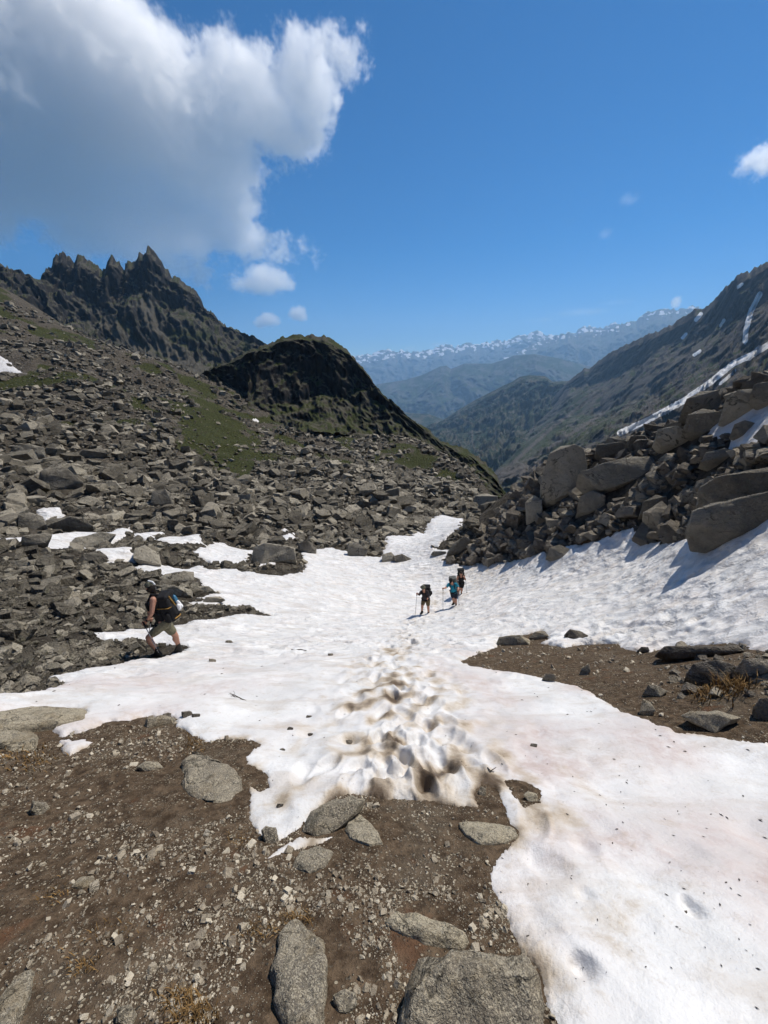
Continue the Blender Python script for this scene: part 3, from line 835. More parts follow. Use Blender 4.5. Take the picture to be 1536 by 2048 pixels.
knob_rows = [
    [(830, 860, 3300), (868, 852, 3250), (900, 830, 3200), (925, 815, 3150), (950, 800, 3100), (980, 785, 3050), (1005, 772, 3000), (1025, 763, 2980), (1040, 753, 2960), (1060, 750, 2950), (1090, 752, 2900), (1105, 763, 2880), (1135, 762, 2850), (1180, 748, 2800), (1260, 730, 2700)],
    [(830, 868, 3000), (900, 850, 2900), (1000, 815, 2700), (1060, 800, 2600), (1135, 800, 2500), (1260, 780, 2400)],
    [(830, 880, 2500), (900, 878, 2300), (1000, 880, 2000), (1100, 870, 1900), (1260, 850, 1800)],
    [(830, 930, 1700), (900, 945, 1400), (1000, 960, 1200), (1100, 950, 1100), (1260, 920, 1100)]]
loft('forested_spur', knob_rows, 830, 1260, 260, 120, M['forest'], 30, 260, crest_keep=0.10, seed=12, stretch=0.6, gf=9, ga_=45, shear=0.1,
     attrs={'scree': lambda V, px, py: np.maximum(near_px(px, py, [(917, 822), (921, 836), (945, 848)], 3.5), near_px(px, py, [(945, 862), (944, 880), (948, 896)], 3.5)) * 1.6})

loft('valley_spur', [[(700, 800, 3900), (782, 817, 3800), (820, 826, 3750), (858, 828, 3700), (885, 838, 3650), (905, 858, 3600), (960, 900, 3500)], [(700, 880, 3000), (800, 890, 3000), (960, 960, 2800)]],
     700, 960, 120, 60, M['forest'], 40, 250, seed=14, crest_keep=0.1)
loft('blue_ridge', [[(600, 800, 7279), (700, 782, 7140), (757, 768, 7000), (809, 760, 7000), (842, 751, 6930), (880, 733, 6860), (893, 731, 6860), (901, 738, 6860), (929, 727, 6860), (983, 727, 6860), (1005, 721, 6790), (1027, 711, 6720), (1070, 708, 6720), (1114, 716, 6720), (1168, 730, 6720), (1300, 760, 6580)],
                    [(600, 900, 5460), (760, 890, 5320), (900, 885, 5320), (1300, 880, 5040)]], 600, 1300, 300, 120, M['far'], 84, 840, seed=16, crest_keep=0.10, stretch=0.7, gf=12, ga_=98)
loft('snow_flecked_ridge', [[(980, 730, 10692), (1027, 708, 10530), (1048, 697, 10530), (1081, 681, 10530), (1114, 672, 10530), (1135, 665, 10368), (1152, 669, 10368), (1179, 664, 10368), (1201, 665, 10368), (1223, 656, 10206), (1244, 648, 10206), (1272, 640, 10206), (1293, 626, 10206), (1310, 621, 10044), (1337, 618, 10044), (1359, 620, 10044), (1386, 613, 10044), (1410, 620, 10044), (1480, 600, 10044), (1600, 610, 10044)],
                            [(980, 800, 8586), (1200, 780, 8424), (1600, 760, 8100)]], 980, 1600, 300, 110, M['farsnow'], 115, 1000, seed=18, crest_keep=0.08, stretch=0.7, gf=14, ga_=97, jag=40,
     attrs={'snow': lambda V, px, py: far_snow(px, py, [(1027, 708), (1081, 681), (1135, 665), (1223, 656), (1293, 626), (1386, 613), (1600, 605)], 16, 0.0)})
loft('snowy_range', [[(380, 740, 12986), (500, 728, 12986), (620, 722, 12986), (690, 718, 12986), (711, 713, 12986), (738, 708, 12986), (754, 705, 12986), (779, 698, 12986), (790, 705, 12986), (803, 700, 12986), (817, 705, 12986), (852, 702, 12986), (880, 693, 12986), (896, 689, 12986), (910, 694, 12986), (934, 686, 12986), (956, 690, 12986), (989, 681, 12986),
                      (1016, 683, 12835), (1038, 670, 12835), (1054, 671, 12835), (1073, 663, 12835), (1086, 667, 12835), (1103, 672, 12835), (1119, 670, 12835), (1152, 667, 12835), (1160, 653, 12835), (1179, 653, 12835), (1190, 656, 12835), (1206, 656, 12835), (1228, 645, 12835), (1239, 651, 12835), (1320, 650, 12835)],
                     [(380, 810, 10570), (900, 800, 10419), (1320, 760, 10268)]], 380, 1320, 420, 110, M['farsnow'], 120, 790, seed=21, crest_keep=0.06, stretch=0.8, gf=26, ga_=90, jag=60,
     attrs={'snow': lambda V, px, py: far_snow(px, py, [(380, 740), (690, 718), (754, 705), (852, 702), (934, 686), (1016, 683), (1073, 663), (1152, 667), (1179, 653), (1228, 645), (1320, 650)], 20, 0.16)})
# valley floor far below, reaching past the last range
gx = np.linspace(-14000, 14000, 150); gy = np.linspace(250, 14500, 130)
fx, fy = np.meshgrid(gx, gy, indexing='ij')
fz = -150 - 330 * sstep(350, 1200, fy) - 420 * sstep(1200, 6000, fy) + 25 * perlin2(fx / 900, fy / 900, 31) - 60 * sstep(0, 2000, np.abs(fx) - 2500)
fi = np.arange(fx.size).reshape(fx.shape)
link('valley_floor', mesh_np('valley_floor', np.stack([fx, fy, fz], -1).reshape(-1, 3), np.stack([fi[:-1, :-1], fi[1:, :-1], fi[1:, 1:], fi[:-1, 1:]], -1).reshape(-1, 4), M['forest'], True), kind='structure')
# the hillside goes on behind the viewer so no empty space shows from a step aside
bx_, by_ = np.meshgrid(np.linspace(-60, 60, 60), np.linspace(-60, 0.2, 40), indexing='ij')
bz = plane(bx_, by_) - 0.03 + 0.3 * perlin2(bx_ / 4, by_ / 4, 33) * sstep(4, 12, np.hypot(bx_, by_)) - 0.25 * sstep(2.0, 0.0, np.hypot(bx_, by_)) - 0.12
bi = np.arange(bx_.size).reshape(bx_.shape)
link('slope_behind', mesh_np('slope_behind', np.stack([bx_, by_, bz], -1).reshape(-1, 3), np.stack([bi[:-1, :-1], bi[1:, :-1], bi[1:, 1:], bi[:-1, 1:]], -1).reshape(-1, 4), M['soil'], True), kind='structure')

# ------------------------------------------------------------------ rocks
def hull_mesh(points):
    bm = bmesh.new()
    for p in points: bm.verts.new(p)
    r = bmesh.ops.convex_hull(bm, input=bm.verts)
    junk = [e for e in r['geom_interior'] if isinstance(e, bmesh.types.BMVert)] + [e for e in r['geom_unused'] if isinstance(e, bmesh.types.BMVert)]
    if junk: bmesh.ops.delete(bm, geom=list(set(junk)), context='VERTS')
    bmesh.ops.recalc_face_normals(bm, faces=bm.faces)
    return bm


def rock_proto(seed, dims, cut=3, jitter=0.22):
    """angular block: a jittered box with some corners broken off"""
    r = random.Random(seed)
    pts = []
    corners = [(sx, sy, sz) for sx in (-1, 1) for sy in (-1, 1) for sz in (-1, 1)]
    broken = set(r.sample(range(8), cut))
    for i, c in enumerate(corners):
        if i in broken:
            for ax in range(3):
                if r.random() < 0.8:
                    q = list(c); q[ax] *= r.uniform(-0.1, 0.6); pts.append([v * (1 + r.uniform(-jitter, jitter) * 0.5) for v in q])
        else:
            pts.append([v * (1 + r.uniform(-jitter, jitter * 0.4)) for v in c])
    sh = [r.uniform(-0.3, 0.3) for _ in range(2)]
    pts = [(dims[0] * (p[0] + sh[0] * p[2]) * 0.5, dims[1] * (p[1] + sh[1] * p[2]) * 0.5, dims[2] * p[2] * 0.5) for p in pts]
    bm = hull_mesh(pts)
    bmesh.ops.triangulate(bm, faces=bm.faces)
    v = np.array([x.co[:] for x in bm.verts]); bm.verts.index_update()
    f = np.array([[x.index for x in fc.verts] for fc in bm.faces])
    bm.free()
    return v, f


def refine(v, f, bev, cuts, amp, seed, lam):
    """bevelled, subdivided, roughened version of a hull for rocks that show large"""
    bm = bmesh.new()
    vs = [bm.verts.new(p) for p in v]
    for t in f: bm.faces.new([vs[i] for i in t])
    bmesh.ops.dissolve_limit(bm, angle_limit=math.radians(6), verts=bm.verts, edges=bm.edges)
    bmesh.ops.bevel(bm, geom=list(bm.edges), offset=bev, segments=2, profile=0.6, affect='EDGES')
    bmesh.ops.triangulate(bm, faces=bm.faces)
    size = float(np.ptp(v, axis=0).max())
    for it in range(6):
        long_e = [e for e in bm.edges if e.calc_length() > size / cuts]
        if not long_e: break
        bmesh.ops.subdivide_edges(bm, edges=long_e, cuts=1)
        bmesh.ops.triangulate(bm, faces=bm.faces)
    co = np.array([x.co[:] for x in bm.verts])
    bm.normal_update()
    no = np.array([x.normal[:] for x in bm.verts])
    n = 0.8 * fbm3(co / lam, 4, seed, False, 0.6) + 0.9 * (fbm3(co / (lam * 1.8), 3, seed + 3, True) - 0.6)
    co = co + no * (n * amp)[:, None]
    for x, c in zip(bm.verts, co): x.co = c
    me = bpy.data.meshes.new('boulder'); bm.to_mesh(me); bm.free()
    me.set_sharp_from_angle(angle=math.radians(24))
    for p in me.polygons: p.use_smooth = True
    return me


protos_slab = [rock_proto(100 + i, (1.0, random.uniform(0.6, 0.9), random.uniform(0.28, 0.5)), random.choice((2, 3))) for i in range(14)]
protos_block = [rock_proto(200 + i, (1.0, random.uniform(0.65, 0.95), random.uniform(0.5, 0.8)), random.choice((2, 3, 4))) for i in range(14)]
protos_peb = [rock_proto(300 + i, (1.0, random.uniform(0.65, 0.95), random.uniform(0.5, 0.75)), 1, 0.4) for i in range(10)]


def chip_proto(seed, dims, n=8):
    r = random.Random(seed); pts = []
    while len(pts) < n:
        q = Vector((r.gauss(0, 1), r.gauss(0, 1), r.gauss(0, 1))).normalized()
        if all((q - o).length > 0.75 for o in pts): pts.append(q)
        elif r.random() < 0.05: pts.append(q)
    bm = hull_mesh([(q.x * dims[0] * 0.55, q.y * dims[1] * 0.55, q.z * dims[2] * 0.55) for q in pts])
    bmesh.ops.triangulate(bm, faces=bm.faces); bm.verts.index_update()
    v = np.array([x.co[:] for x in bm.verts]); f = np.array([[x.index for x in fc.verts] for fc in bm.faces]); bm.free()
    return v, f


protos_min = [chip_proto(400 + i, (1.0, random.uniform(0.6, 0.95), random.uniform(0.4, 0.75)), random.choice((7, 8, 9))) for i in range(16)]


def rotations(n, tilt):
    yaw = rng.random(n) * 2 * np.pi; tx = rng.normal(0, tilt, n); ty = rng.normal(0, tilt, n)
    def rx(a):
        c, s = np.cos(a), np.sin(a); m = np.zeros((n, 3, 3)); m[:, 0, 0] = 1; m[:, 1, 1] = c; m[:, 1, 2] = -s; m[:, 2, 1] = s; m[:, 2, 2] = c; return m
    def ry(a):
        c, s = np.cos(a), np.sin(a); m = np.zeros((n, 3, 3)); m[:, 1, 1] = 1; m[:, 0, 0] = c; m[:, 0, 2] = s; m[:, 2, 0] = -s; m[:, 2, 2] = c; return m
    c, s = np.cos(yaw), np.sin(yaw); rz = np.zeros((n, 3, 3)); rz[:, 2, 2] = 1; rz[:, 0, 0] = c; rz[:, 0, 1] = -s; rz[:, 1, 0] = s; rz[:, 1, 1] = c
    return rx(tx) @ ry(ty) @ rz


def scatter(n, lo_d, hi_d, accept, az=1.12):
    """random spots, even in angle and log distance, kept where accept(ia, il) allows"""
    a = rng.uniform(-az, az, n); l = rng.uniform(math.log(lo_d), math.log(hi_d), n)
    ia = np.clip(np.searchsorted(AZ, a), 0, NA - 1); il = np.clip(((l - LD[0]) / (LD[1] - LD[0])).astype(int), 0, NL - 1)
    k = rng.random(n) < accept(ia, il)
    a, l = a[k], l[k]; d = np.exp(l)
    x, y = d * np.sin(a), d * np.cos(a)
    return x, y, grid_at(ZG, a, l), d


def powersize(n, lo, hi, p):
    u = rng.random(n); q = 1 - p
    return (lo ** q + u * (hi ** q - lo ** q)) ** (1 / q)


def joined(name, parent, protos, x, y, z, s, mat, tilt, sink=0.15, squash=None, chunk=None):
    """many small stones as one mesh"""
    n = len(x)
    which = rng.integers(0, len(protos), n)
    R = rotations(n, tilt); V, F, T = [], [], []; off = 0
    tint = rng.random(n)
    for k, (pv, pf) in enumerate(protos):
        i = np.where(which == k)[0]
        if not len(i): continue
        w = np.einsum('nij,vj->nvi', R[i], pv) * s[i][:, None, None]
        h = (pv[:, 2].max()) * s[i]
        w += np.stack([x[i], y[i], z[i] + h * (1 - 2 * sink)], -1)[:, None, :]
        V.append(w.reshape(-1, 3)); T.append(np.repeat(tint[i], len(pv)))
        F.append((pf[None] + (np.arange(len(i)) * len(pv))[:, None, None] + off).reshape(-1, 3)); off += len(i) * len(pv)
    me = mesh_np(name, np.concatenate(V), np.concatenate(F), mat, False, {'tint': np.concatenate(T)})
    return link(name, me, parent, kind='stuff')


def singles(name, parent, protos, x, y, z, s, mat, tilt, sink=0.15, fine=None):
    meshes = []
    for k, (v, f) in enumerate(protos):
        if fine: me = refine(v, f, 0.012, 5, 0.022, k, 0.3); me.polygons.foreach_set('use_smooth', np.zeros(len(me.polygons), bool))
        else: me = mesh_np(name, v, f, None, False)
        if not me.materials: me.materials.append(mat)
        meshes.append((me, v[:, 2].max()))
    R = rotations(len(x), tilt)
    for i in range(len(x)):
        me, h = meshes[rng.integers(0, len(meshes))]
        o = link(name, me, parent)
        q = Matrix([list(r) for r in R[i]]).to_4x4()
        o.matrix_basis = Matrix.Translation((x[i], y[i], z[i] + h * s[i] * (1 - 2 * sink))) @ q @ Matrix.Diagonal((s[i], s[i], s[i], 1))


def split_largest(x, y, z, d, s, n):
    px, py = project(np.stack([x, y, z], -1))
    seen = (px > -20) & (px < 1556) & (py < 2060)
    o = np.argsort(-(s / d) * seen)
    return o[:n], o[n:]


KEEP_OFF = []          # (x, y, radius) spots reserved for boulders and people


def clear(x, y, s):
    ok = np.ones(len(x), bool)
    for (bx, by, br) in KEEP_OFF: ok &= np.hypot(x - bx, y - by) > br + 0.3 * s
    return ok


DEBUG = False


# ---- single boulders, each one seen in the photograph
def boulder(outline, label, mat='boulder', depth=0.7, base=None, top=False, seed=0, rough=0.02, group=None, name='boulder', sink=0.0, dist=None, flat=0.0):
    """outline: photograph pixels of the silhouette; set at its real distance with a real thickness"""
    if len(outline) == 4 and not isinstance(outline[0], tuple):
        x0, y0, x1, y1 = outline; r = random.Random(seed + 900)
        w, h = (x1 - x0) / 2, (y1 - y0) / 2; cx, cy = (x0 + x1) / 2, (y0 + y1) / 2
        ts = sorted((k + r.uniform(-0.3, 0.3)) / 8 * 2 * math.pi for k in range(8))
        outline = []
        for t in ts:
            c, s = math.cos(t), math.sin(t); m = max(abs(c), abs(s)) ** 0.75
            outline.append((cx + w * c / m * r.uniform(0.86, 1.0), cy + h * s / m * r.uniform(0.86, 1.0)))
    o = np.array(outline, float)
    x0, y0 = o.min(0); x1, y1 = o.max(0); cx, cy = (x0 + x1) / 2, (y0 + y1) / 2
    bx, by = base if base else (cx, cy + (0.1 if top else 0.40) * (y1 - y0))
    hp, ok = hit(bx, by)
    d = dist if dist else float(np.hypot(hp[0, 0], hp[0, 1]))
    a, s = ray(cx, cy)
    ac, sc_ = float(a), float(s)
    view = Vector((math.sin(ac), math.cos(ac), sc_)).normalized()
    ctr = Vector((d * math.sin(ac), d * math.cos(ac), d * sc_))
    rngd = ctr.length
    # pixel outline onto the plane through ctr facing the viewer
    pts = []
    for (px, py) in o:
        q = Vector(((px - CX) / FPX, cp + (CY - py) / FPX * sp, -sp + (CY - py) / FPX * cp))
        t = ctr.dot(view) / q.dot(view)
        pts.append(q * t)
    width = max((p - ctr).length for p in pts) * 2
    T = depth * width * 0.5
    if not top:
        ctr2 = ctr + view * (T * 0.35); pts = [p * ((ctr2.length) / ctr.length) for p in pts]; ctr = ctr2
    r = random.Random(seed)
    H = []
    for p in pts:
        if top:
            H.append(p + view * r.uniform(-0.12, 0.12) * T)
            H.append(ctr + (p - ctr) * r.uniform(0.70, 0.86) - view * T * r.uniform(0.40, 0.60))
            H.append(ctr + (p - ctr) * r.uniform(0.6, 0.85) + view * T * r.uniform(0.6, 1.0))
        else:       # angular block: a broken front face and a back face
            H.append(ctr + (p - ctr) * r.uniform(0.90, 1.0) - view * T * r.uniform(0.10, 0.62))
            H.append(ctr + (p - ctr) * r.uniform(0.82, 1.0) + view * T * r.uniform(0.5, 1.1))
    if flat:         # slab bedded in the slope: its outline lies on the ground
        g3, _ = hit(o[:, 0], o[:, 1]); nrm = Vector((0, 0.51, 0.86))
        pts = [Vector(q) for q in g3]; ctr = sum(pts, Vector()) / len(pts)
        width = max((q - ctr).length for q in pts) * 2; H = []
        for q in pts:
            H.append(q + nrm * flat * r.uniform(0.0, 0.4)); H.append(q - nrm * 0.08)
            H.append(ctr + (q - ctr) * r.uniform(0.72, 0.93) + nrm * flat * r.uniform(0.75, 1.15))
    if not top:      # root it in the ground
        low = [p for p in pts if p.z < ctr.z]
        for p in low: H.append(p + Vector((0, 0, -0.25 * (y1 - y0) / FPX * rngd)))
    loc = ctr.copy()
    H = [p - loc for p in H]
    bm = hull_mesh(H); bmesh.ops.triangulate(bm, faces=bm.faces); bm.verts.index_update()
    v = np.array([q.co[:] for q in bm.verts]); f = np.array([[q.index for q in fc.verts] for fc in bm.faces]); bm.free()
    npx = max(x1 - x0, y1 - y0)
    cuts = 5 if npx < 60 else (10 if npx < 130 else 22)
    if DEBUG: print('BOULDER', round(d, 1), label)
    me = refine(v, f, (0.014 if top else 0.008) * width, cuts, rough * (1.2 if top else 0.75) * width, seed, 0.24 * width)
    me.materials.append(M[mat])
    ob = link(name, me, label=label, category='boulder' if name == 'boulder' else 'rock', group=group)
    ob.location = loc
    KEEP_OFF.append((loc.x, loc.y, width * 0.42))
    return ob


FG = 'rocks lying in the bare ground in front'
boulder([(800, 2048), (790, 2080), (815, 1975), (838, 1922), (900, 1906), (985, 1912), (1050, 1920), (1078, 1945), (1086, 2010), (1084, 2110), (930, 2130)], 'big grey speckled granite rock at the bottom edge beside the snow', 'granite', 0.5, top=True, seed=1, rough=0.026, group=FG)
boulder([(556, 1880), (590, 1860), (618, 1864), (640, 1890), (652, 1935), (650, 2010), (640, 2090), (575, 2090), (570, 2020), (552, 1965), (562, 1920)], 'tall pale buff rock with rounded top at the bottom edge', 'granite', 0.2, top=True, seed=2, flat=0.035, rough=0.028, group=FG)
boulder([(665, 1990), (690, 1978), (713, 1985), (714, 2010), (700, 2032), (675, 2030)], 'small blue grey stone right of the tall pale rock', 'granite', 0.5, top=True, seed=3, group=FG, name='rock')
boulder([(770, 1848), (785, 1833), (830, 1840), (880, 1862), (912, 1866), (936, 1886), (920, 1900), (850, 1888), (800, 1868)], 'narrow pale slab lying behind the big grey granite rock', 'granite', 0.35, top=True, seed=4, flat=0.03, group=FG)
boulder([(918, 1652), (945, 1648), (985, 1660), (1030, 1662), (1036, 1676), (1015, 1686), (960, 1690), (930, 1672)], 'flat pale rock touching the snow edge right of the soil', 'granite', 0.4, top=True, seed=5, flat=0.03, group=FG)
boulder([(602, 1668), (622, 1625), (660, 1602), (705, 1592), (730, 1600), (722, 1625), (690, 1650), (660, 1676), (625, 1682)], 'rounded grey rock emerging from the melting snow edge', 'granite', 0.5, top=True, seed=6, rough=0.024, group=FG)
boulder([(690, 1660), (702, 1634), (722, 1640), (752, 1668), (768, 1690), (740, 1694), (700, 1680)], 'pale triangular stone right of the rounded grey rock', 'granite', 0.4, top=True, seed=7, flat=0.03, group=FG, name='rock')
boulder([(585, 1735), (600, 1708), (640, 1698), (668, 1708), (650, 1735), (620, 1748)], 'flat brownish stone sunk in soil below the snow tongue', 'granite', 0.25, top=True, seed=8, flat=0.02, group=FG, name='rock')
boulder([(372, 1580), (365, 1540), (378, 1506), (402, 1512), (430, 1538), (470, 1548), (486, 1580), (470, 1602), (430, 1612), (395, 1600)], 'large flat grey slab left of the snow edge', 'granite', 0.16, top=True, seed=9, flat=0.035, rough=0.026, group=FG)
boulder([(523, 1660), (532, 1652), (552, 1655), (557, 1680), (550, 1694), (530, 1692)], 'small cube shaped buff stone at the tip of the snow', 'granite', 0.9, top=True, seed=10, group=FG, name='rock')
boulder([(272, 1535), (290, 1522), (315, 1524), (328, 1536), (318, 1548), (285, 1546)], 'buff stone left of the large flat grey slab', 'granite', 0.6, top=True, seed=11, group=FG, name='rock')
boulder([(60, 1622), (65, 1602), (92, 1604), (100, 1616), (85, 1636), (68, 1636)], 'chunky cream stone near the left edge on brown soil', 'granite', 0.8, top=True, seed=12, group=FG, name='rock')
boulder([(143, 1776), (160, 1760), (188, 1756), (190, 1768), (165, 1780)], 'thin dark grey flake of stone on soil at left', 'granite', 0.4, top=True, seed=13, flat=0.012, group=FG, name='rock')
boulder([(288, 1458), (292, 1438), (320, 1430), (348, 1436), (352, 1450), (330, 1460)], 'rounded grey rock at the snow edge on the left', 'granite', 0.7, top=True, seed=14, group=FG)
boulder([(-40, 1450), (-10, 1432), (60, 1420), (130, 1418), (172, 1424), (165, 1440), (110, 1452), (40, 1462), (-20, 1470)], 'long low grey bedrock slab at the left edge under snow', 'granite', 0.3, top=True, seed=15, flat=0.05, rough=0.012, group=FG)
boulder([(-20, 1490), (5, 1470), (60, 1466), (80, 1478), (70, 1500), (20, 1505)], 'grey rock under the long bedrock slab at left edge', 'granite', 0.35, top=True, seed=16, flat=0.04, group=FG)
boulder([(-20, 2090), (-10, 2010), (40, 1960), (66, 1950), (60, 2000), (35, 2050), (10, 2090)], 'pale ribbed bedrock in the bottom left corner', 'granite', 0.3, top=True, seed=17, flat=0.03, rough=0.02, group=FG)
boulder([(232, 2046), (235, 2016), (262, 2010), (275, 2030), (265, 2060)], 'pale round stone at the bottom left of the soil', 'granite', 0.6, top=True, seed=18, group=FG, name='rock')
boulder([(1046, 1590), (1056, 1582), (1074, 1588), (1076, 1604), (1060, 1610)], 'brown stone in the small soil hole in the snow', 'granite', 0.7, top=True, seed=19, group=FG, name='rock')
boulder([(956, 1584), (962, 1572), (972, 1578), (972, 1594), (960, 1598)], 'small dark stone at the notch of the snow edge', 'granite', 0.7, top=True, seed=20, group=FG, name='rock')

IS = 'rocks on the soil island in the snow at right'
boulder([(1362, 1432), (1380, 1422), (1440, 1424), (1482, 1436), (1462, 1448), (1430, 1470), (1400, 1456)], 'pale flat topped slab on the soil island', 'granite', 0.7, top=True, seed=31, group=IS)
boulder([(1284, 1388), (1296, 1370), (1312, 1370), (1336, 1382), (1322, 1394)], 'pale tilted rock in the middle of the soil island', 'granite', 0.7, seed=32, group=IS, name='rock')
boulder([(1158, 1350), (1164, 1336), (1178, 1327), (1182, 1342), (1172, 1352)], 'small upright pale stone on the soil island', 'granite', 0.6, seed=33, group=IS, name='rock')
boulder([(1280, 1424), (1286, 1398), (1300, 1402), (1312, 1420), (1300, 1432)], 'pale pointed stone at the lower edge of the soil island', 'granite', 0.7, seed=34, group=IS, name='rock')
boulder([(1084, 1358), (1092, 1347), (1108, 1348), (1113, 1358), (1098, 1364)], 'dark stone at the lower snow edge of the soil island', 'bank_rock', 0.7, seed=35, group=IS, name='rock')
boulder([(1312, 1306), (1330, 1293), (1420, 1292), (1480, 1294), (1492, 1302), (1440, 1310), (1380, 1314), (1340, 1318)], 'long flat dark slab on the upper edge of the soil island', 'bank_rock', 0.6, seed=36, rough=0.012, group=IS)
boulder([(1128, 1270), (1140, 1259), (1160, 1262), (1178, 1272), (1160, 1276)], 'dark pointed rock alone on snow above the soil island', 'bank_rock', 0.8, seed=37, group=IS, name='rock')
boulder([(1058, 1276), (1070, 1263), (1090, 1261), (1098, 1272), (1085, 1280)], 'pale rounded rock at the top edge of the soil island', 'granite', 0.8, seed=38, group=IS, name='rock')
boulder([(992, 1288), (998, 1274), (1040, 1269), (1062, 1280), (1060, 1290), (1020, 1292)], 'low grey rock at the left end of the soil island', 'granite', 0.8, seed=39, group=IS)
boulder([(1274, 1302), (1282, 1294), (1296, 1294), (1301, 1303), (1285, 1306)], 'little dark rock left of the long flat slab', 'bank_rock', 0.8, seed=40, group=IS, name='rock')
boulder([(1370, 1352), (1385, 1328), (1430, 1320), (1470, 1330), (1480, 1356), (1450, 1372), (1400, 1368)], 'broken grey outcrop below the long flat dark slab', 'bank_rock', 0.7, seed=41, rough=0.03, group=IS)
boulder([(1470, 1340), (1485, 1318), (1530, 1316), (1570, 1330), (1565, 1360), (1510, 1366)], 'stepped grey outcrop at the right edge of the soil island', 'bank_rock', 0.7, seed=42, rough=0.03, group=IS)
boulder([(1508, 1412), (1520, 1396), (1560, 1394), (1570, 1420), (1540, 1440), (1515, 1436)], 'dark shaded rock at the right edge below the outcrop', 'bank_rock', 0.8, seed=43, group=IS)

BK = 'large boulders on the right bank'
boulder([(1082, 985), (1085, 945), (1100, 908), (1122, 892), (1150, 890), (1168, 896), (1176, 930), (1174, 962), (1140, 985), (1110, 998)], 'tall pale upright block at the left end of the bank', 'block', 0.75, seed=51, rough=0.015, group=BK)
boulder([(1155, 958), (1160, 945), (1215, 925), (1270, 912), (1308, 910), (1314, 926), (1308, 945), (1275, 960), (1240, 966), (1205, 980), (1180, 978)], 'long pale tabular boulder beside the tall upright block', 'block', 0.7, seed=52, rough=0.015, group=BK)
boulder([(1380, 1045), (1384, 1022), (1420, 1008), (1480, 1000), (1520, 985), (1550, 980), (1580, 1010), (1560, 1045), (1480, 1064), (1420, 1078), (1390, 1074)], 'long brown slab boulder standing on the snow at right edge', 'block', 0.6, seed=53, rough=0.015, group=BK)
boulder([(1396, 1008), (1402, 975), (1430, 955), (1480, 945), (1536, 935), (1590, 940), (1590, 985), (1520, 990), (1480, 1002), (1420, 1014)], 'wide dark boulder above the long brown slab', 'block', 0.7, seed=54, rough=0.02, group=BK)
boulder([(1308, 880), (1316, 860), (1350, 852), (1400, 856), (1406, 870), (1380, 885), (1340, 896), (1318, 894)], 'rounded pale boulder left of the upper snow patch', 'block', 0.8, seed=55, group=BK)
boulder([(1366, 860), (1375, 830), (1405, 816), (1440, 822), (1460, 845), (1440, 862), (1400, 868)], 'peaked pale boulder at the left tip of upper snow', 'block', 0.8, seed=56, group=BK)
boulder([(1360, 828), (1372, 798), (1400, 782), (1436, 780), (1450, 800), (1440, 824), (1390, 834)], 'dark shaded boulder on the skyline of the bank', 'block', 0.9, seed=157, dist=21.5, group=BK)
boulder([(1442, 832), (1448, 800), (1476, 780), (1510, 778), (1530, 800), (1520, 826), (1470, 836)], 'big brown boulder on the skyline above the upper snow', 'block', 0.8, seed=58, group=BK)
boulder([(1500, 790), (1510, 768), (1560, 760), (1600, 770), (1590, 800), (1520, 806)], 'block on the skyline at the right edge of the bank', 'block', 0.8, seed=59, group=BK)
boulder([(1190, 905), (1192, 890), (1240, 884), (1258, 892), (1250, 912), (1205, 918)], 'flat block behind the long pale tabular boulder', 'block', 0.8, seed=60, group=BK)
boulder([(1205, 890), (1215, 874), (1236, 872), (1256, 884), (1248, 896), (1215, 896)], 'small dark block on the bank skyline behind flat block', 'block', 0.8, seed=61, dist=24.5, group=BK)
boulder([(1250, 892), (1262, 872), (1290, 870), (1304, 884), (1290, 902), (1260, 904)], 'dark squarish boulder right of the flat block', 'block', 0.8, seed=62, group=BK)
boulder([(1152, 1026), (1158, 994), (1185, 980), (1212, 990), (1212, 1012), (1180, 1024)], 'brown boulder under the tall block and the tabular boulder', 'block', 0.8, seed=63, group=BK)
boulder([(1278, 1030), (1285, 1002), (1312, 990), (1336, 992), (1340, 1015), (1310, 1032)], 'squarish boulder low on the middle of the bank', 'block', 0.8, seed=64, group=BK)
boulder([(1055, 1040), (1050, 1005), (1068, 990), (1084, 1000), (1085, 1020), (1072, 1045)], 'upright brown boulder at the foot of the tall pale block', 'block', 0.8, seed=65, group=BK)
boulder([(1460, 868), (1468, 848), (1490, 840), (1512, 846), (1510, 862), (1480, 872)], 'grey boulder lying in the upper snow patch', 'block', 0.8, seed=66, group=BK)
boulder([(1092, 1112), (1100, 1095), (1120, 1088), (1140, 1098), (1136, 1114), (1110, 1118)], 'dark boulder at the snow edge below the bank', 'block', 0.8, seed=67, group=BK)
boulder([(1400, 925), (1410, 905), (1450, 896), (1480, 905), (1470, 925), (1420, 932)], 'rounded boulder just under the upper snow patch', 'block', 0.8, seed=68, group=BK)

LB = 'large boulders along the left talus foot'
boulder([(944, 1012), (950, 992), (970, 986), (996, 992), (998, 1010), (975, 1024), (955, 1022)], 'big shadowed boulder in the valley notch behind the snow', 'block', 0.8, seed=71, group=LB)
boulder([(80, 1056), (92, 1040), (140, 1033), (172, 1036), (186, 1052), (150, 1064), (100, 1066)], 'long sloping boulder above the left snow strip', 'block', 0.8, seed=72, group=LB)
boulder([(34, 1058), (36, 1030), (58, 1024), (86, 1032), (92, 1048), (70, 1060)], 'squarish boulder near the left edge above the snow strip', 'block', 0.8, seed=73, group=LB)
boulder([(40, 1090), (44, 1072), (90, 1066), (106, 1070), (92, 1086), (60, 1095)], 'flat boulder lying in the left snow strip', 'block', 0.8, seed=74, group=LB)
boulder([(132, 1094), (150, 1076), (200, 1064), (236, 1068), (215, 1082), (170, 1100)], 'long low pale slab in the left snow strip', 'block', 0.6, seed=75, group=LB)
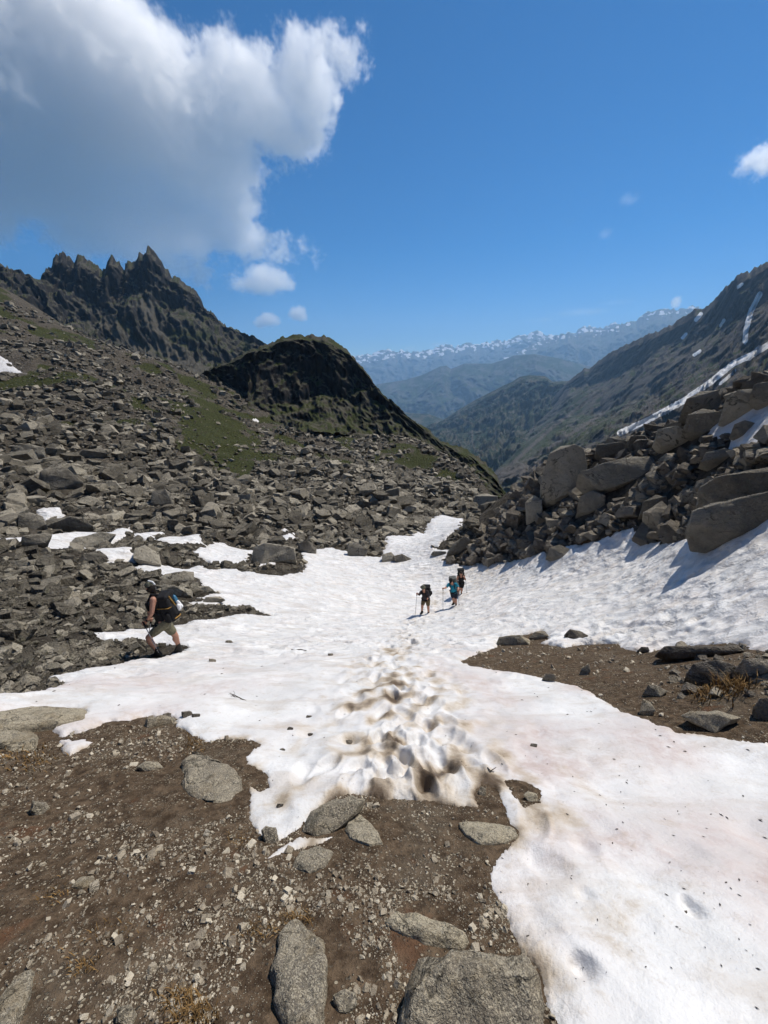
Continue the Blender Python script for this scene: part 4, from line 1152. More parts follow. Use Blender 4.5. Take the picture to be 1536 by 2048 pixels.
boulder([(265, 1116), (268, 1096), (288, 1090), (318, 1106), (322, 1130), (290, 1132)], 'dark squarish boulder between the left snow patches', 'block', 0.8, seed=76, group=LB)
boulder([(155, 1122), (165, 1108), (200, 1100), (216, 1112), (205, 1124), (175, 1128)], 'pale wedge boulder below the left snow strip', 'block', 0.8, seed=77, group=LB)
boulder([(502, 1120), (506, 1094), (530, 1086), (566, 1090), (590, 1096), (592, 1118), (560, 1126), (525, 1128)], 'cluster sized grey block where the talus meets the snow', 'block', 0.8, seed=78, group=LB)
boulder([(315, 1158), (330, 1148), (370, 1142), (388, 1144), (387, 1162), (350, 1164)], 'wedge shaped slab on the snow behind the near hiker', 'block', 0.6, seed=79, group=LB)
boulder([(320, 1182), (324, 1168), (350, 1172), (384, 1180), (384, 1192), (350, 1194)], 'flat brown slab right behind the near hiker', 'block', 0.7, seed=80, group=LB)
boulder([(390, 1178), (398, 1172), (418, 1172), (428, 1180), (414, 1186), (395, 1186)], 'small dark rock on snow right of the near hiker', 'block', 0.8, seed=81, group=LB, name='rock')
boulder([(402, 1206), (412, 1194), (440, 1193), (450, 1198), (430, 1206)], 'pale flat rock on snow right of the near hiker', 'block', 0.7, seed=82, group=LB, name='rock')
boulder([(762, 1124), (764, 1108), (782, 1104), (792, 1114), (790, 1124)], 'pale rock on snow at the left of the narrow neck', 'block', 0.8, seed=83, group=LB)
boulder([(790, 1122), (786, 1112), (804, 1108), (824, 1118), (815, 1124)], 'low dark rock on snow beside the pale neck rock', 'block', 0.8, seed=84, group=LB)
boulder([(892, 1108), (905, 1088), (930, 1072), (944, 1080), (940, 1098), (910, 1106)], 'wedge boulder in the narrow snow neck', 'block', 0.8, seed=85, group=LB)
boulder([(862, 1108), (866, 1102), (892, 1103), (894, 1109), (875, 1112)], 'thin flat stone on snow left of the wedge boulder', 'block', 0.8, seed=86, group=LB, name='rock')
boulder([(695, 1112), (694, 1092), (712, 1084), (735, 1098), (732, 1114)], 'grey block on the talus foot left of the snow neck', 'block', 0.8, seed=87, group=LB)
boulder([(595, 1106), (596, 1086), (615, 1080), (634, 1092), (632, 1108)], 'rounded block where the snow bay cuts the talus', 'block', 0.8, seed=88, group=LB)
boulder([(300, 1008), (304, 984), (330, 976), (350, 992), (346, 1010), (320, 1016)], 'pale upright boulder in the middle of the left talus', 'block', 0.8, seed=89, group=LB)
boulder([(20, 912), (24, 892), (60, 888), (90, 896), (88, 910), (50, 920)], 'flat topped boulder high on the left talus at the edge', 'block', 0.8, seed=90, group=LB)
boulder([(150, 912), (165, 900), (205, 896), (214, 906), (190, 918)], 'pale slab high on the left talus', 'block', 0.6, seed=91, group=LB)
boulder([(74, 975), (80, 945), (110, 925), (140, 940), (166, 965), (140, 978), (100, 982)], 'largest pyramid shaped boulder on the left talus', 'block', 0.8, seed=92, group=LB)

SN = 'small stones lying on the snow'
for k, (px, py, w, lab) in enumerate(((661, 1310, 12, 'small brown stone on snow in the middle distance'), (458, 1285, 16, 'small brown stone on snow right of the near hiker'), (618, 1434, 12, 'dark stone on snow left of the trampled track'), (580, 1458, 14, 'dark stone on snow above the left soil point'), (565, 1500, 12, 'small grey pointed stone on the snow tongue'),
                                      (622, 1470, 14, 'dark stone melted into snow left of the track'), (698, 1484, 15, 'dark stone sunk in snow beside the track'), (392, 1432, 18, 'dark flake lying on snow above the left soil'), (425, 1322, 16, 'low brown stone on snow below the near hiker'), (1067, 1492, 16, 'thin dark flake on snow right of the track'), (560, 1612, 16, 'brown stone sunk in the snow tongue tip'),
                                      (1370, 1824, 10, 'tiny black flake on smooth snow at lower right'), (1056, 1872, 7, 'tiny black speck on snow beside the soil edge'), (335, 1432, 22, 'flat grey stone half buried in snow at left'), (375, 1430, 26, 'pale flat stone half buried in snow at left'))):
    boulder((px - w / 2, py - w * 0.32, px + w / 2, py + w * 0.32), lab, 'bank_rock', 0.7, top=True, seed=120 + k, group=SN, name='rock')

for bx, by in ((330, 1305), (850, 1228), (910, 1212), (920, 1189)):
    hp, _ = hit(bx, by); KEEP_OFF.append((hp[0, 0], hp[0, 1], 0.45))

# ---- left talus: stones piled on the slope
snowy = SD > 0.004


def acc_talus(ia, il):
    d = GD[ia, il]
    m = ((sdT[ia, il] > 0) | ((d > 24) & (GX[ia, il] < 0.27 * GY[ia, il]))) & ~snowy[ia, il]
    dens = 1.0 - 0.72 * grass[ia, il]
    dens = dens * np.where(d < 22, 0.95, 1.0) * np.where(d > 150, 0.7, 1)
    return m * dens


x, y, z, d = [np.concatenate(q) for q in zip(scatter(66000, 3.8, 235, acc_talus), scatter(20000, 55, 235, acc_talus))]
px, py = project(np.stack([x, y, z], -1))
hi = np.interp(d, [6, 15, 24, 35, 55, 80, 120, 230], [26, 26, 32, 36, 32, 22, 13, 8]); lo = np.interp(d, [6, 20, 60, 120, 230], [4.5, 4.5, 4.5, 3.6, 2.8])
s = powersize(len(x), lo, hi, 2.6) / FPX * np.sqrt(d * d + z * z) * 0.95
s *= np.where(grid_at(grass, np.arctan2(x, y), np.log(d)) > 0.5, 0.6, 1)
s *= np.interp(grid_at(SD, np.arctan2(x, y), np.log(d)), [-0.05, 0.0], [1.0, 0.5])
ok = clear(x, y, s); x, y, z, d, s = x[ok], y[ok], z[ok], d[ok], s[ok]
big, rest = split_largest(x, y, z, d, s, 290)
singles('rock', talus, protos_slab + protos_block, x[big], y[big], z[big], s[big], M['boulder'], 0.28, 0.12, fine=True)
h1 = rest[: len(rest) // 4]; h2 = rest[len(rest) // 4:]
joined('scree', talus, protos_slab + protos_block, x[h1], y[h1], z[h1], s[h1], M['boulder'], 0.30)
joined('scree', talus, protos_min, x[h2], y[h2], z[h2], s[h2], M['boulder'], 0.35)


# ---- right bank
def acc_bank(ia, il):
    return (sdB[ia, il] > -0.004) & ~snowy[ia, il] & (GD[ia, il] < 60)


x, y, z, d = scatter(60000, 9, 48, acc_bank, 1.0)
hi = np.interp(np.arctan2(x, y), [0.1, 0.25, 0.35, 0.8], [20, 22, 32, 40])
s = powersize(len(x), 6, hi, 2.3) / FPX * np.sqrt(d * d + z * z) * 0.95
ok = clear(x, y, s); x, y, z, d, s = x[ok], y[ok], z[ok], d[ok], s[ok]
big, rest = split_largest(x, y, z, d, s, 290)
singles('rock', bank, protos_block + protos_slab, x[big], y[big], z[big], s[big], M['bank_rock'], 0.4, 0.1, fine=True)
joined('rubble', bank, protos_block + protos_slab, x[rest], y[rest], z[rest], s[rest], M['bank_rock'], 0.5)


# ---- stones and grit in the soil of the foreground and the soil island
def acc_soil(ia, il):
    m = ~snowy[ia, il] & (sdT[ia, il] < 0) & (sdB[ia, il] < 0) & (GD[ia, il] < 22)
    n = perlin2(GX[ia, il] * 2.2, GY[ia, il] * 2.2, 81) + 0.7 * perlin2(GX[ia, il] * 6, GY[ia, il] * 6, 82)
    left = sstep(0.5, -0.4, GX[ia, il] / GD[ia, il] + 0.1)
    return m * np.clip(0.18 + 0.42 * left + 0.9 * n * (0.5 + 0.5 * left), 0.04, 1)


x, y, z, d = scatter(125000, 0.5, 20, acc_soil, 1.3)
s = powersize(len(x), 1.7, 12, 3.0) / FPX * np.sqrt(d * d + z * z)
ok = clear(x, y, s); x, y, z, d, s = x[ok], y[ok], z[ok], d[ok], s[ok]
big, rest = split_largest(x, y, z, d, s, 290)
singles('stone', ground, protos_min + protos_peb[:3] + protos_slab[:3], x[big], y[big], z[big], s[big], M['pebble'], 0.3, 0.2, fine=True)
joined('gravel', ground, protos_min, x[rest], y[rest], z[rest], s[rest], M['pebble'], 0.5, 0.18)
# broken rock at the right end of the soil island
def acc_isl(ia, il):
    px, py = project(np.stack([GX[ia, il], GY[ia, il], ZG[ia, il]], -1))
    return acc_soil(ia, il).astype(bool) * ((px > 1350) & (py > 1285) & (py < 1400)) * 0.7


x, y, z, d = scatter(5000, 4, 12, acc_isl, 1.1)
s = powersize(len(x), 5, 24, 2.2) / FPX * np.sqrt(d * d + z * z)
joined('broken_rock', ground, protos_slab, x, y, z, s, M['bank_rock'], 0.2, 0.3)

# ------------------------------------------------------------------ hikers
def plain(name, col, rough=0.8, spec=0.25, var=0.25, scale=30.0, bumpd=0.002):
    k = NT(name, rough, spec); pos = k.coord('Object')
    n = k.noise(pos, scale, 4, 0.6)
    c = k.mix(k.ramp(n, 0.3, 0.7), tuple(x * (1 - var) for x in col), tuple(min(1, x * (1 + var)) for x in col))
    return k.done(c, k.bump(n, bumpd, 0.6))


M['skin'] = plain('skin', (0.40, 0.205, 0.14), 0.5, 0.35, 0.08, 40)
M['black_cloth'] = plain('black_cloth', (0.012, 0.012, 0.014), 0.9)
M['olive_cloth'] = plain('olive_cloth', (0.15, 0.14, 0.095), 0.9)
M['brown_cloth'] = plain('brown_cloth', (0.115, 0.085, 0.045), 0.9)
M['plum_cloth'] = plain('plum_cloth', (0.03, 0.024, 0.03), 0.9)
M['teal_cloth'] = plain('teal_cloth', (0.015, 0.20, 0.30), 0.85)
M['navy_cloth'] = plain('navy_cloth', (0.015, 0.02, 0.035), 0.9)
M['boot'] = plain('boot_leather', (0.022, 0.02, 0.018), 0.7)
M['sole'] = plain('boot_sole', (0.05, 0.045, 0.04), 0.8)
M['hair'] = plain('dark_hair', (0.014, 0.010, 0.008), 0.6, 0.3, 0.4, 80)
M['cap'] = plain('cap_cloth', (0.10, 0.10, 0.075), 0.9, 0.2, 0.5, 25)
M['white_cloth'] = plain('white_cloth', (0.7, 0.71, 0.73), 0.9)
M['grey_pack'] = plain('grey_pack_cloth', (0.12, 0.125, 0.12), 0.85)
M['ochre'] = plain('ochre_strap', (0.26, 0.15, 0.04), 0.8)
M['blue_plastic'] = plain('blue_plastic', (0.04, 0.16, 0.28), 0.4, 0.5, 0.05)
M['alu'] = plain('aluminium', (0.30, 0.30, 0.31), 0.35, 0.5, 0.05)
M['pink_cloth'] = plain('pink_cloth', (0.42, 0.2, 0.22), 0.8)


def sphere_pts(c, r, n=18):
    out = []
    for i in range(n):
        zz = 1 - 2 * (i + 0.5) / n; t = i * 2.399963; q = math.sqrt(1 - zz * zz)
        rr = r if not isinstance(r, (tuple, list)) else None
        v = (q * math.cos(t), q * math.sin(t), zz)
        out.append(Vector(c) + (Vector(v) * r if rr is not None else Vector((v[0] * r[0], v[1] * r[1], v[2] * r[2]))))
    return out


def blob(pieces, voxel, name, smooth=6, n=26):
    """pieces: each a list of (centre, radius); hulls of spheres fused into one continuous skin"""
    me = bpy.data.meshes.new(name); bm = bmesh.new()
    for pc in pieces:
        pts = [q for (c, r) in pc for q in sphere_pts(c, r, n)]
        h = hull_mesh(pts)
        t = bpy.data.meshes.new('t'); h.to_mesh(t); h.free(); bm.from_mesh(t); bpy.data.meshes.remove(t)
    bm.to_mesh(me); bm.free()
    o = bpy.data.objects.new('t', me); COL.objects.link(o)
    m = o.modifiers.new('r', 'REMESH'); m.mode = 'VOXEL'; m.voxel_size = voxel; m.use_smooth_shade = True
    s = o.modifiers.new('s', 'SMOOTH'); s.iterations = smooth; s.factor = 0.5
    dg = bpy.context.evaluated_depsgraph_get()
    out = bpy.data.meshes.new_from_object(o.evaluated_get(dg)); out.name = name
    bpy.data.objects.remove(o); bpy.data.meshes.remove(me)
    for p in out.polygons: p.use_smooth = True
    return out


def chain(pts, rad):
    return [[(pts[i], rad[i]), (pts[i + 1], rad[i + 1])] for i in range(len(pts) - 1)]


def part(name, pieces, mat, parent, voxel=0.008, smooth=4, label=None):
    me = blob(pieces, voxel, name, smooth); me.materials.append(M[mat])
    return link(name, me, parent, label=label)


def tube(a, b, r0, r1, seg=8):
    a, b = Vector(a), Vector(b); ax = (b - a).normalized(); u = ax.orthogonal().normalized(); w = ax.cross(u)
    V = [a + (u * math.cos(t) + w * math.sin(t)) * r0 for t in [k * 2 * math.pi / seg for k in range(seg)]] + \
        [b + (u * math.cos(t) + w * math.sin(t)) * r1 for t in [k * 2 * math.pi / seg for k in range(seg)]]
    F = [(k, (k + 1) % seg, seg + (k + 1) % seg, seg + k) for k in range(seg)] + [tuple(range(seg))[::-1], tuple(range(seg, 2 * seg))]
    return V, F


def tubes_mesh(name, segs, mat):
    V, F = [], []
    for s in segs:
        v, f = tube(*s); o = len(V); V += [tuple(q) for q in v]; F += [tuple(i + o for i in q) for q in f]
    me = bpy.data.meshes.new(name); me.from_pydata(V, [], F); me.materials.append(M[mat])
    for p in me.polygons: p.use_smooth = True
    return me


def trekking_pole(top, tip, label, group='trekking poles'):
    top, tip = Vector(top), Vector(tip); ax = (tip - top).normalized(); L = (tip - top).length
    loc = tip.copy()
    o = link('trekking_pole', tubes_mesh('shaft', [(top - loc, top + ax * L * 0.55 - loc, 0.009, 0.009), (top + ax * L * 0.54 - loc, top + ax * L * 0.97 - loc, 0.0075, 0.007), (top + ax * L * 0.965 - loc, tip + ax * 0.03 - loc, 0.005, 0.002)], 'alu'), label=label, category='pole', group=group)
    o.location = loc
    link('grip', tubes_mesh('grip', [(top - ax * 0.05 - loc, top - ax * 0.035 - loc, 0.012, 0.019), (top - ax * 0.035 - loc, top + ax * 0.10 - loc, 0.018, 0.015)], 'black_cloth'), o)
    b = tip - ax * 0.06
    link('basket', tubes_mesh('basket', [(b - loc, b + ax * 0.012 - loc, 0.012, 0.028)], 'black_cloth'), o)
    return o


def hand_pieces(wrist, grip, pole_axis, s=1.0):
    """palm, four curled fingers of different lengths and a thumb closed round a pole at 'grip'"""
    wrist, grip = Vector(wrist), Vector(grip); pa = Vector(pole_axis).normalized()
    fwd = (grip - wrist); fwd = (fwd - pa * fwd.dot(pa)).normalized(); side = pa.cross(fwd).normalized()
    palm = grip - fwd * 0.012 * s + side * 0.026 * s
    out = [[(wrist, 0.026 * s), (palm + pa * 0.028 * s, 0.014 * s), (palm - pa * 0.03 * s, 0.014 * s)]]
    for k, (off, ln) in enumerate(((-0.034, 0.9), (-0.012, 1.0), (0.011, 0.95), (0.032, 0.8))):
        b = palm + pa * off * s + fwd * 0.014 * s
        p1 = b + fwd * 0.026 * ln * s - side * 0.006 * s; p2 = p1 - side * 0.030 * ln * s + fwd * 0.002 * s; p3 = p2 - fwd * 0.026 * ln * s - side * 0.004 * s
        out += chain([b, p1, p2, p3], [0.0095 * s, 0.009 * s, 0.0085 * s, 0.0075 * s])
    t0 = palm - pa * 0.03 * s - fwd * 0.02 * s
    out += chain([t0, t0 - side * 0.024 * s - pa * 0.016 * s, t0 - side * 0.04 * s + fwd * 0.02 * s - pa * 0.01 * s], [0.012 * s, 0.011 * s, 0.009 * s])
    return out


def on_plane(px, py, Y0):
    q = Vector(((px - CX) / FPX, cp + (CY - py) / FPX * sp, -sp + (CY - py) / FPX * cp))
    return q * (Y0 / q.y)


def foot_pieces(heel, toe, ankle, r=0.042):
    heel, toe, ankle = Vector(heel), Vector(toe), Vector(ankle); mid = heel.lerp(toe, 0.55)
    return [[(heel, r), (mid + Vector((0, 0, 0.012)), r * 0.95)], [(mid, r * 0.95), (toe, r * 0.78)], [(heel + Vector((0, 0, 0.01)), r), (ankle, r * 1.08)], [(ankle, r * 1.1), (mid + Vector((0, 0, 0.03)), r * 0.8)], [(ankle, r * 1.08), (ankle + Vector((0, 0, 0.06)), r * 1.12)]]


def head_pieces(c, face, up):
    """skull, jaw, nose, brow, ears and neck root; face = looking direction"""
    c, f, u = Vector(c), Vector(face).normalized(), Vector(up); u = (u - f * u.dot(f)).normalized(); s = f.cross(u)
    P_ = [[(c + u * 0.03 - f * 0.012, 0.088), (c + u * 0.025 + f * 0.03, 0.072)], [(c + f * 0.035 - u * 0.03, 0.058), (c + f * 0.055 - u * 0.085, 0.030)], [(c - u * 0.02, 0.07), (c + f * 0.03 - u * 0.075, 0.046)],
          [(c + f * 0.096 + u * 0.012, 0.010), (c + f * 0.112 - u * 0.022, 0.015)], [(c + f * 0.088 + u * 0.03 + s * 0.03, 0.014), (c + f * 0.088 + u * 0.03 - s * 0.03, 0.014)], [(c + f * 0.086 - u * 0.055 + s * 0.018, 0.009), (c + f * 0.086 - u * 0.055 - s * 0.018, 0.009)]]
    for k in (-1, 1):
        P_.append([(c + s * k * 0.080 + u * 0.015 - f * 0.01, 0.012), (c + s * k * 0.084 - u * 0.02 - f * 0.005, 0.010)])
    return P_, f, u, s


def make_person(J, label, voxel=0.008):
    """J: joints in world space. Returns the body; clothing is added as children"""
    f, u = J['face'], J['up']
    hp, f, u, s = head_pieces(J['head'], f, u)
    B = hp + chain([J['neck'], J['head'] - u * 0.05], [0.058, 0.056])
    sm = (J['shl'] + J['shr']) / 2; hm = (J['hil'] + J['hir']) / 2; wm = sm.lerp(hm, 0.62)
    B += [[(J['shl'], 0.055), (J['shr'], 0.055), (sm.lerp(hm, 0.35), 0.115)], [(sm.lerp(hm, 0.25), 0.12), (wm, 0.115)], [(wm, 0.115), (J['hil'], 0.10), (J['hir'], 0.10)], [(J['neck'], 0.06), (sm, 0.075)]]
    for k in 'lr':
        B += chain([J['sh' + k], J['el' + k], J['wr' + k]], [0.058, 0.043, 0.029])
        B += [[(J['sh' + k].lerp(J['el' + k], 0.35), 0.053), (J['sh' + k].lerp(J['el' + k], 0.65), 0.050)], [(J['el' + k].lerp(J['wr' + k], 0.25), 0.044), (J['el' + k].lerp(J['wr' + k], 0.6), 0.036)]]
        B += hand_pieces(J['wr' + k], J['gr' + k], J['pa' + k])
        B += chain([J['hi' + k], J['kn' + k], J['an' + k]], [0.098, 0.060, 0.042])
        c1 = J['kn' + k].lerp(J['an' + k], 0.3) - J['legback'] * 0.02
        B += [[(J['kn' + k], 0.056), (c1, 0.062), (J['kn' + k].lerp(J['an' + k], 0.65), 0.048)]]
        B += [[(J['an' + k], 0.040), (J['an' + k].lerp(J['to' + k], 0.3) - Vector((0, 0, 0.02)), 0.03)]]
    org = J['origin']
    B = [[(Vector(c) - org, r) for c, r in pc] for pc in B]
    me = blob(B, voxel, 'person', 5); me.materials.append(M['skin'])
    o = link('person', me, label=label, category='person', group='hikers with backpacks and poles')
    o.location = org
    J['f'], J['u'], J['s'] = f, u, s
    return o


def rel(pieces, org): return [[(Vector(c) - org, r) for c, r in pc] for pc in pieces]


def dress(o, J, top, top_mat, sleeves, shorts_mat, short_len, voxel=0.010):
    org = J['origin']; sm = (J['shl'] + J['shr']) / 2; hm = (J['hil'] + J['hir']) / 2; wm = sm.lerp(hm, 0.62)
    S = [[(J['shl'], 0.064 if sleeves else 0.052), (J['shr'], 0.064 if sleeves else 0.052), (sm.lerp(hm, 0.35), 0.130)], [(sm.lerp(hm, 0.25), 0.135), (wm, 0.130)], [(wm, 0.130), (J['hil'].lerp(hm, 0.25) + (sm - hm) * 0.03, 0.118), (J['hir'].lerp(hm, 0.25) + (sm - hm) * 0.03, 0.118)]]
    if sleeves:
        for k in 'lr':
            e = J['sh' + k].lerp(J['el' + k], min(1.0, sleeves))
            S += chain([J['sh' + k], e], [0.070, 0.056])
            if sleeves > 1: S += chain([J['el' + k], J['el' + k].lerp(J['wr' + k], sleeves - 1)], [0.054, 0.040])
    part(top, rel(S, org), top_mat, o, voxel)
    W = [[(wm.lerp(hm, 0.6), 0.124), (J['hil'], 0.112), (J['hir'], 0.112)]]
    for k in 'lr':
        e = J['hi' + k].lerp(J['kn' + k], short_len)
        W += [[(J['hi' + k], 0.114), (e, 0.092)]]
    part('shorts', rel(W, org), shorts_mat, o, voxel)
    for k in 'lr':
        bt = part('boot', rel(foot_pieces(J['he' + k], J['to' + k], J['an' + k]), org), 'boot', o, voxel, 3)
        dn = Vector((0, 0, -0.030))
        part('sole', rel([[(J['he' + k] + dn, 0.034), (J['he' + k].lerp(J['to' + k], 0.5) + dn, 0.034)], [(J['he' + k].lerp(J['to' + k], 0.5) + dn, 0.034), (J['to' + k] + dn * 0.8, 0.030)]], org), 'sole', bt, voxel, 2)


def backpack(label, ctr, up, back, w, h, dp, mat, J, org, lid=True, extras=None, straps=True, group='backpacks worn by the hikers'):
    up = Vector(up).normalized(); back = Vector(back); back = (back - up * back.dot(up)).normalized(); sd = up.cross(back)
    org = Vector(ctr) - up * h * 0.5
    L = lambda a, b, c: up * a + back * b + sd * c + (Vector(ctr) - org)
    r = 0.055
    main = [[(L(sa * (h / 2 - r), sb * (dp / 2 - r), sc * (w / 2 * (1.0 if sa < 0 else 0.92) - r)), r) for sa in (-1, 1) for sb in (-1, 1) for sc in (-1, 1)]]
    main += [[(L(-h * 0.2, dp / 2 - 0.01, -w * 0.2), 0.05), (L(-h * 0.2, dp / 2 - 0.01, w * 0.2), 0.05), (L(h * 0.1, dp / 2 - 0.02, -w * 0.2), 0.045), (L(h * 0.1, dp / 2 - 0.02, w * 0.2), 0.045)]]
    me = blob(main, 0.016, 'backpack', 4); me.materials.append(M[mat])
    o = link('backpack', me, label=label, category='backpack', group=group); o.location = org
    if lid:
        part('lid_pocket', [[(L(h / 2 + 0.015, sb * dp * 0.32, sc * w * 0.36), 0.055) for sb in (-1, 1) for sc in (-1, 1)]], mat, o, 0.012, 3)
    for sc in (-1, 1):
        part('side_pocket', [[(L(-h * 0.38, 0.02, sc * (w / 2)), 0.05), (L(-h * 0.12, 0.02, sc * (w / 2 + 0.005)), 0.045)]], mat, o, 0.012, 3)
        part('compression_strap', chain([L(h * 0.18, -dp / 2, sc * (w / 2 + 0.004)), L(h * 0.12, dp / 2 - 0.03, sc * (w / 2 + 0.004)), L(h * 0.10, dp / 2 + 0.01, sc * w * 0.2)], [0.011, 0.011, 0.011]), 'ochre' if extras == 'near' else 'black_cloth', o, 0.008, 1)
    if straps:
        for k in 'lr':
            sh = J['sh' + k]; nk = J['neck']; base = sh.lerp(nk, 0.42)
            fr = -back
            pts = [base - fr * 0.10 + up * 0.04, base + up * 0.075 + fr * 0.02, base + fr * 0.135 - up * 0.06, base + fr * 0.13 - up * 0.22, base - up * 0.34 + (sh - nk).normalized() * 0.10 + fr * 0.03]
            part('shoulder_strap', [[(Vector(c) - org, r_) for c, r_ in pc] for pc in chain(pts, [0.022] * 5)], 'black_cloth', o, 0.010, 2)
        hm = (J['hil'] + J['hir']) / 2 + up * 0.08; fr = -back
        pts = [hm + fr * (0.15 * math.cos(t)) + sd * (0.17 * math.sin(t)) for t in [math.radians(q) for q in range(-150, 151, 30)]]
        part('hip_belt', [[(Vector(c) - org, r_) for c, r_ in pc] for pc in chain(pts, [0.024] * len(pts))], 'black_cloth', o, 0.010, 2)
    if extras == 'near':
        part('ochre_strap', chain([L(h * 0.5, dp * 0.5, -w * 0.14), L(h * 0.25, dp * 0.56, -w * 0.06), L(h * 0.05, dp * 0.58, 0)], [0.016, 0.016, 0.014]), 'ochre', o, 0.008, 1)
        part('ochre_strap', chain([L(-h * 0.42, dp * 0.35, w * 0.42), L(-h * 0.4, dp * 0.55, 0.02), L(-h * 0.36, dp * 0.5, -w * 0.4)], [0.014] * 3), 'ochre', o, 0.008, 1)
        part('rolled_map', [[(L(-h * 0.05, dp * 0.42, w * 0.40), 0.028), (L(-h * 0.22, dp * 0.45, w * 0.36), 0.022)]], 'blue_plastic', o, 0.008, 1)
        part('water_bottle', chain([L(h * 0.10, dp * 0.58, w * 0.25), L(h * 0.32, dp * 0.55, w * 0.25)], [0.042, 0.040]) + chain([L(h * 0.32, dp * 0.55, w * 0.25), L(h * 0.38, dp * 0.55, w * 0.25)], [0.022, 0.020]), 'blue_plastic', o, 0.008, 1)
        part('white_towel', [[(L(h * 0.12, dp * 0.72, w * 0.20), 0.035), (L(-h * 0.10, dp * 0.76, w * 0.26), 0.045)], [(L(h * 0.0, dp * 0.72, w * 0.1), 0.04), (L(-h * 0.16, dp * 0.70, w * 0.10), 0.035)]], 'white_cloth', o, 0.009, 1)
    return o


V3 = Vector
# ---- hiker on the left, striding left with head turned towards the valley
fx_, _ = hit(338, 1310); Y0 = float(fx_[0, 1])
Z0 = float(fx_[0, 2])
p = lambda a, b, dy=0.0: on_plane(a, b, Y0 + dy)
J = dict(origin=p(335, 1309), head=p(301, 1175, 0.02), neck=p(308, 1190, 0.02), shl=p(306, 1199, -0.17), shr=p(309, 1199, 0.19), ell=p(304, 1225, -0.26), wrl=p(294.5, 1241, -0.24), grl=p(287.5, 1247, -0.24),
         elr=p(299, 1222, 0.30), wrr=p(299, 1236, 0.28), grr=p(302, 1239, 0.30), hil=p(328, 1248, -0.09), hir=p(332, 1248, 0.10), knl=p(297, 1275, -0.12), anl=p(314, 1302, -0.12), knr=p(351, 1271, 0.12), anr=p(357, 1292, 0.12),
         hel=p(321, 1309.5, -0.12), tol=p(304, 1311, -0.15), her=p(361.5, 1299, 0.12), tor=p(344, 1307, 0.10), face=V3((-0.85, 0.5, -0.12)), up=V3((-0.12, 0, 1)), legback=V3((1, 0, 0)))
J['pal'] = p(316, 1301, -0.30) - J['grl']; J['par'] = p(292, 1305, 0.30) - J['grr']
hk = make_person(J, 'hiker in black tank top and olive shorts striding left at snow edge', 0.009)
dress(hk, J, 'tank_top', 'black_cloth', 0, 'olive_cloth', 0.62)
org = J['origin']; f, u, s = J['f'], J['u'], J['s']; c = J['head']
part('hair', rel([[(c - f * 0.035 + u * 0.02, 0.088), (c - f * 0.03 - u * 0.07, 0.06)], [(c - f * 0.06 - u * 0.05, 0.045), (c - f * 0.085 - u * 0.16, 0.028)], [(c + s * 0.04 - f * 0.01 - u * 0.02, 0.058)], [(c - s * 0.04 - f * 0.01 - u * 0.02, 0.058)]], org), 'hair', hk, 0.008)
hb = part('head_band', rel([[(c + u * 0.055 - f * 0.012, 0.090), (c + u * 0.05 + f * 0.03, 0.076), (c + u * 0.085 - f * 0.005, 0.070)]], org), 'cap', hk, 0.008)
part('white_stripe', rel(chain([c + u * 0.155 - f * 0.02 + s * 0.0, c + u * 0.12 - f * 0.075 + s * 0.035, c + u * 0.06 - f * 0.095 + s * 0.05], [0.016, 0.018, 0.016]), org), 'white_cloth', hb, 0.006, 1)
part('wrist_watch', rel([[(J['ell'].lerp(J['wrl'], 0.9), 0.036), (J['ell'].lerp(J['wrl'], 0.97), 0.036)]], org), 'black_cloth', hk, 0.007, 2)
trunk = ((J['shl'] + J['shr']) - (J['hil'] + J['hir'])).normalized()
backpack('large black backpack with ochre straps on the near hiker', (J['shl'] + J['shr']) / 2 * 0.5 + (J['hil'] + J['hir']) / 2 * 0.5 + V3((0.22, 0, 0.06)) + trunk * 0.04, trunk, V3((1, 0, 0.2)), 0.31, 0.54, 0.24, 'black_cloth', J, org, extras='near')
pk = part('chest_pouch', [[(V3((0, 0, 0.02)), 0.05), (V3((0.02, 0, -0.10)), 0.05), (V3((0.0, 0.12, 0.0)), 0.05), (V3((0.02, 0.12, -0.1)), 0.05)]], 'black_cloth', None, 0.01, label='small black pouch worn on the chest of the near hiker')
pk.location = p(295, 1210, 0.08); pk['category'] = 'pouch'
trekking_pole(J['grl'], p(316, 1303, -0.32), 'trekking pole in the near hand of the striding hiker')
trekking_pole(J['grr'], p(292, 1306, 0.30), 'trekking pole planted ahead of the striding hiker at left')


# ---- three hikers climbing towards the camera
def climber(feet, H, label, toz=0.0):
    fp, _ = hit(*feet); Y0 = float(fp[0, 1])
    q = {}
    for k, v in H.items():
        if isinstance(v, tuple) and len(v) in (2, 3) and k not in ('face', 'up'): q[k] = on_plane(v[0], v[1], Y0 + (v[2] if len(v) == 3 else 0.0))
        else: q[k] = V3(v)
    q['origin'] = V3(fp[0])
    q['legback'] = V3((0, 1, 0))
    return q


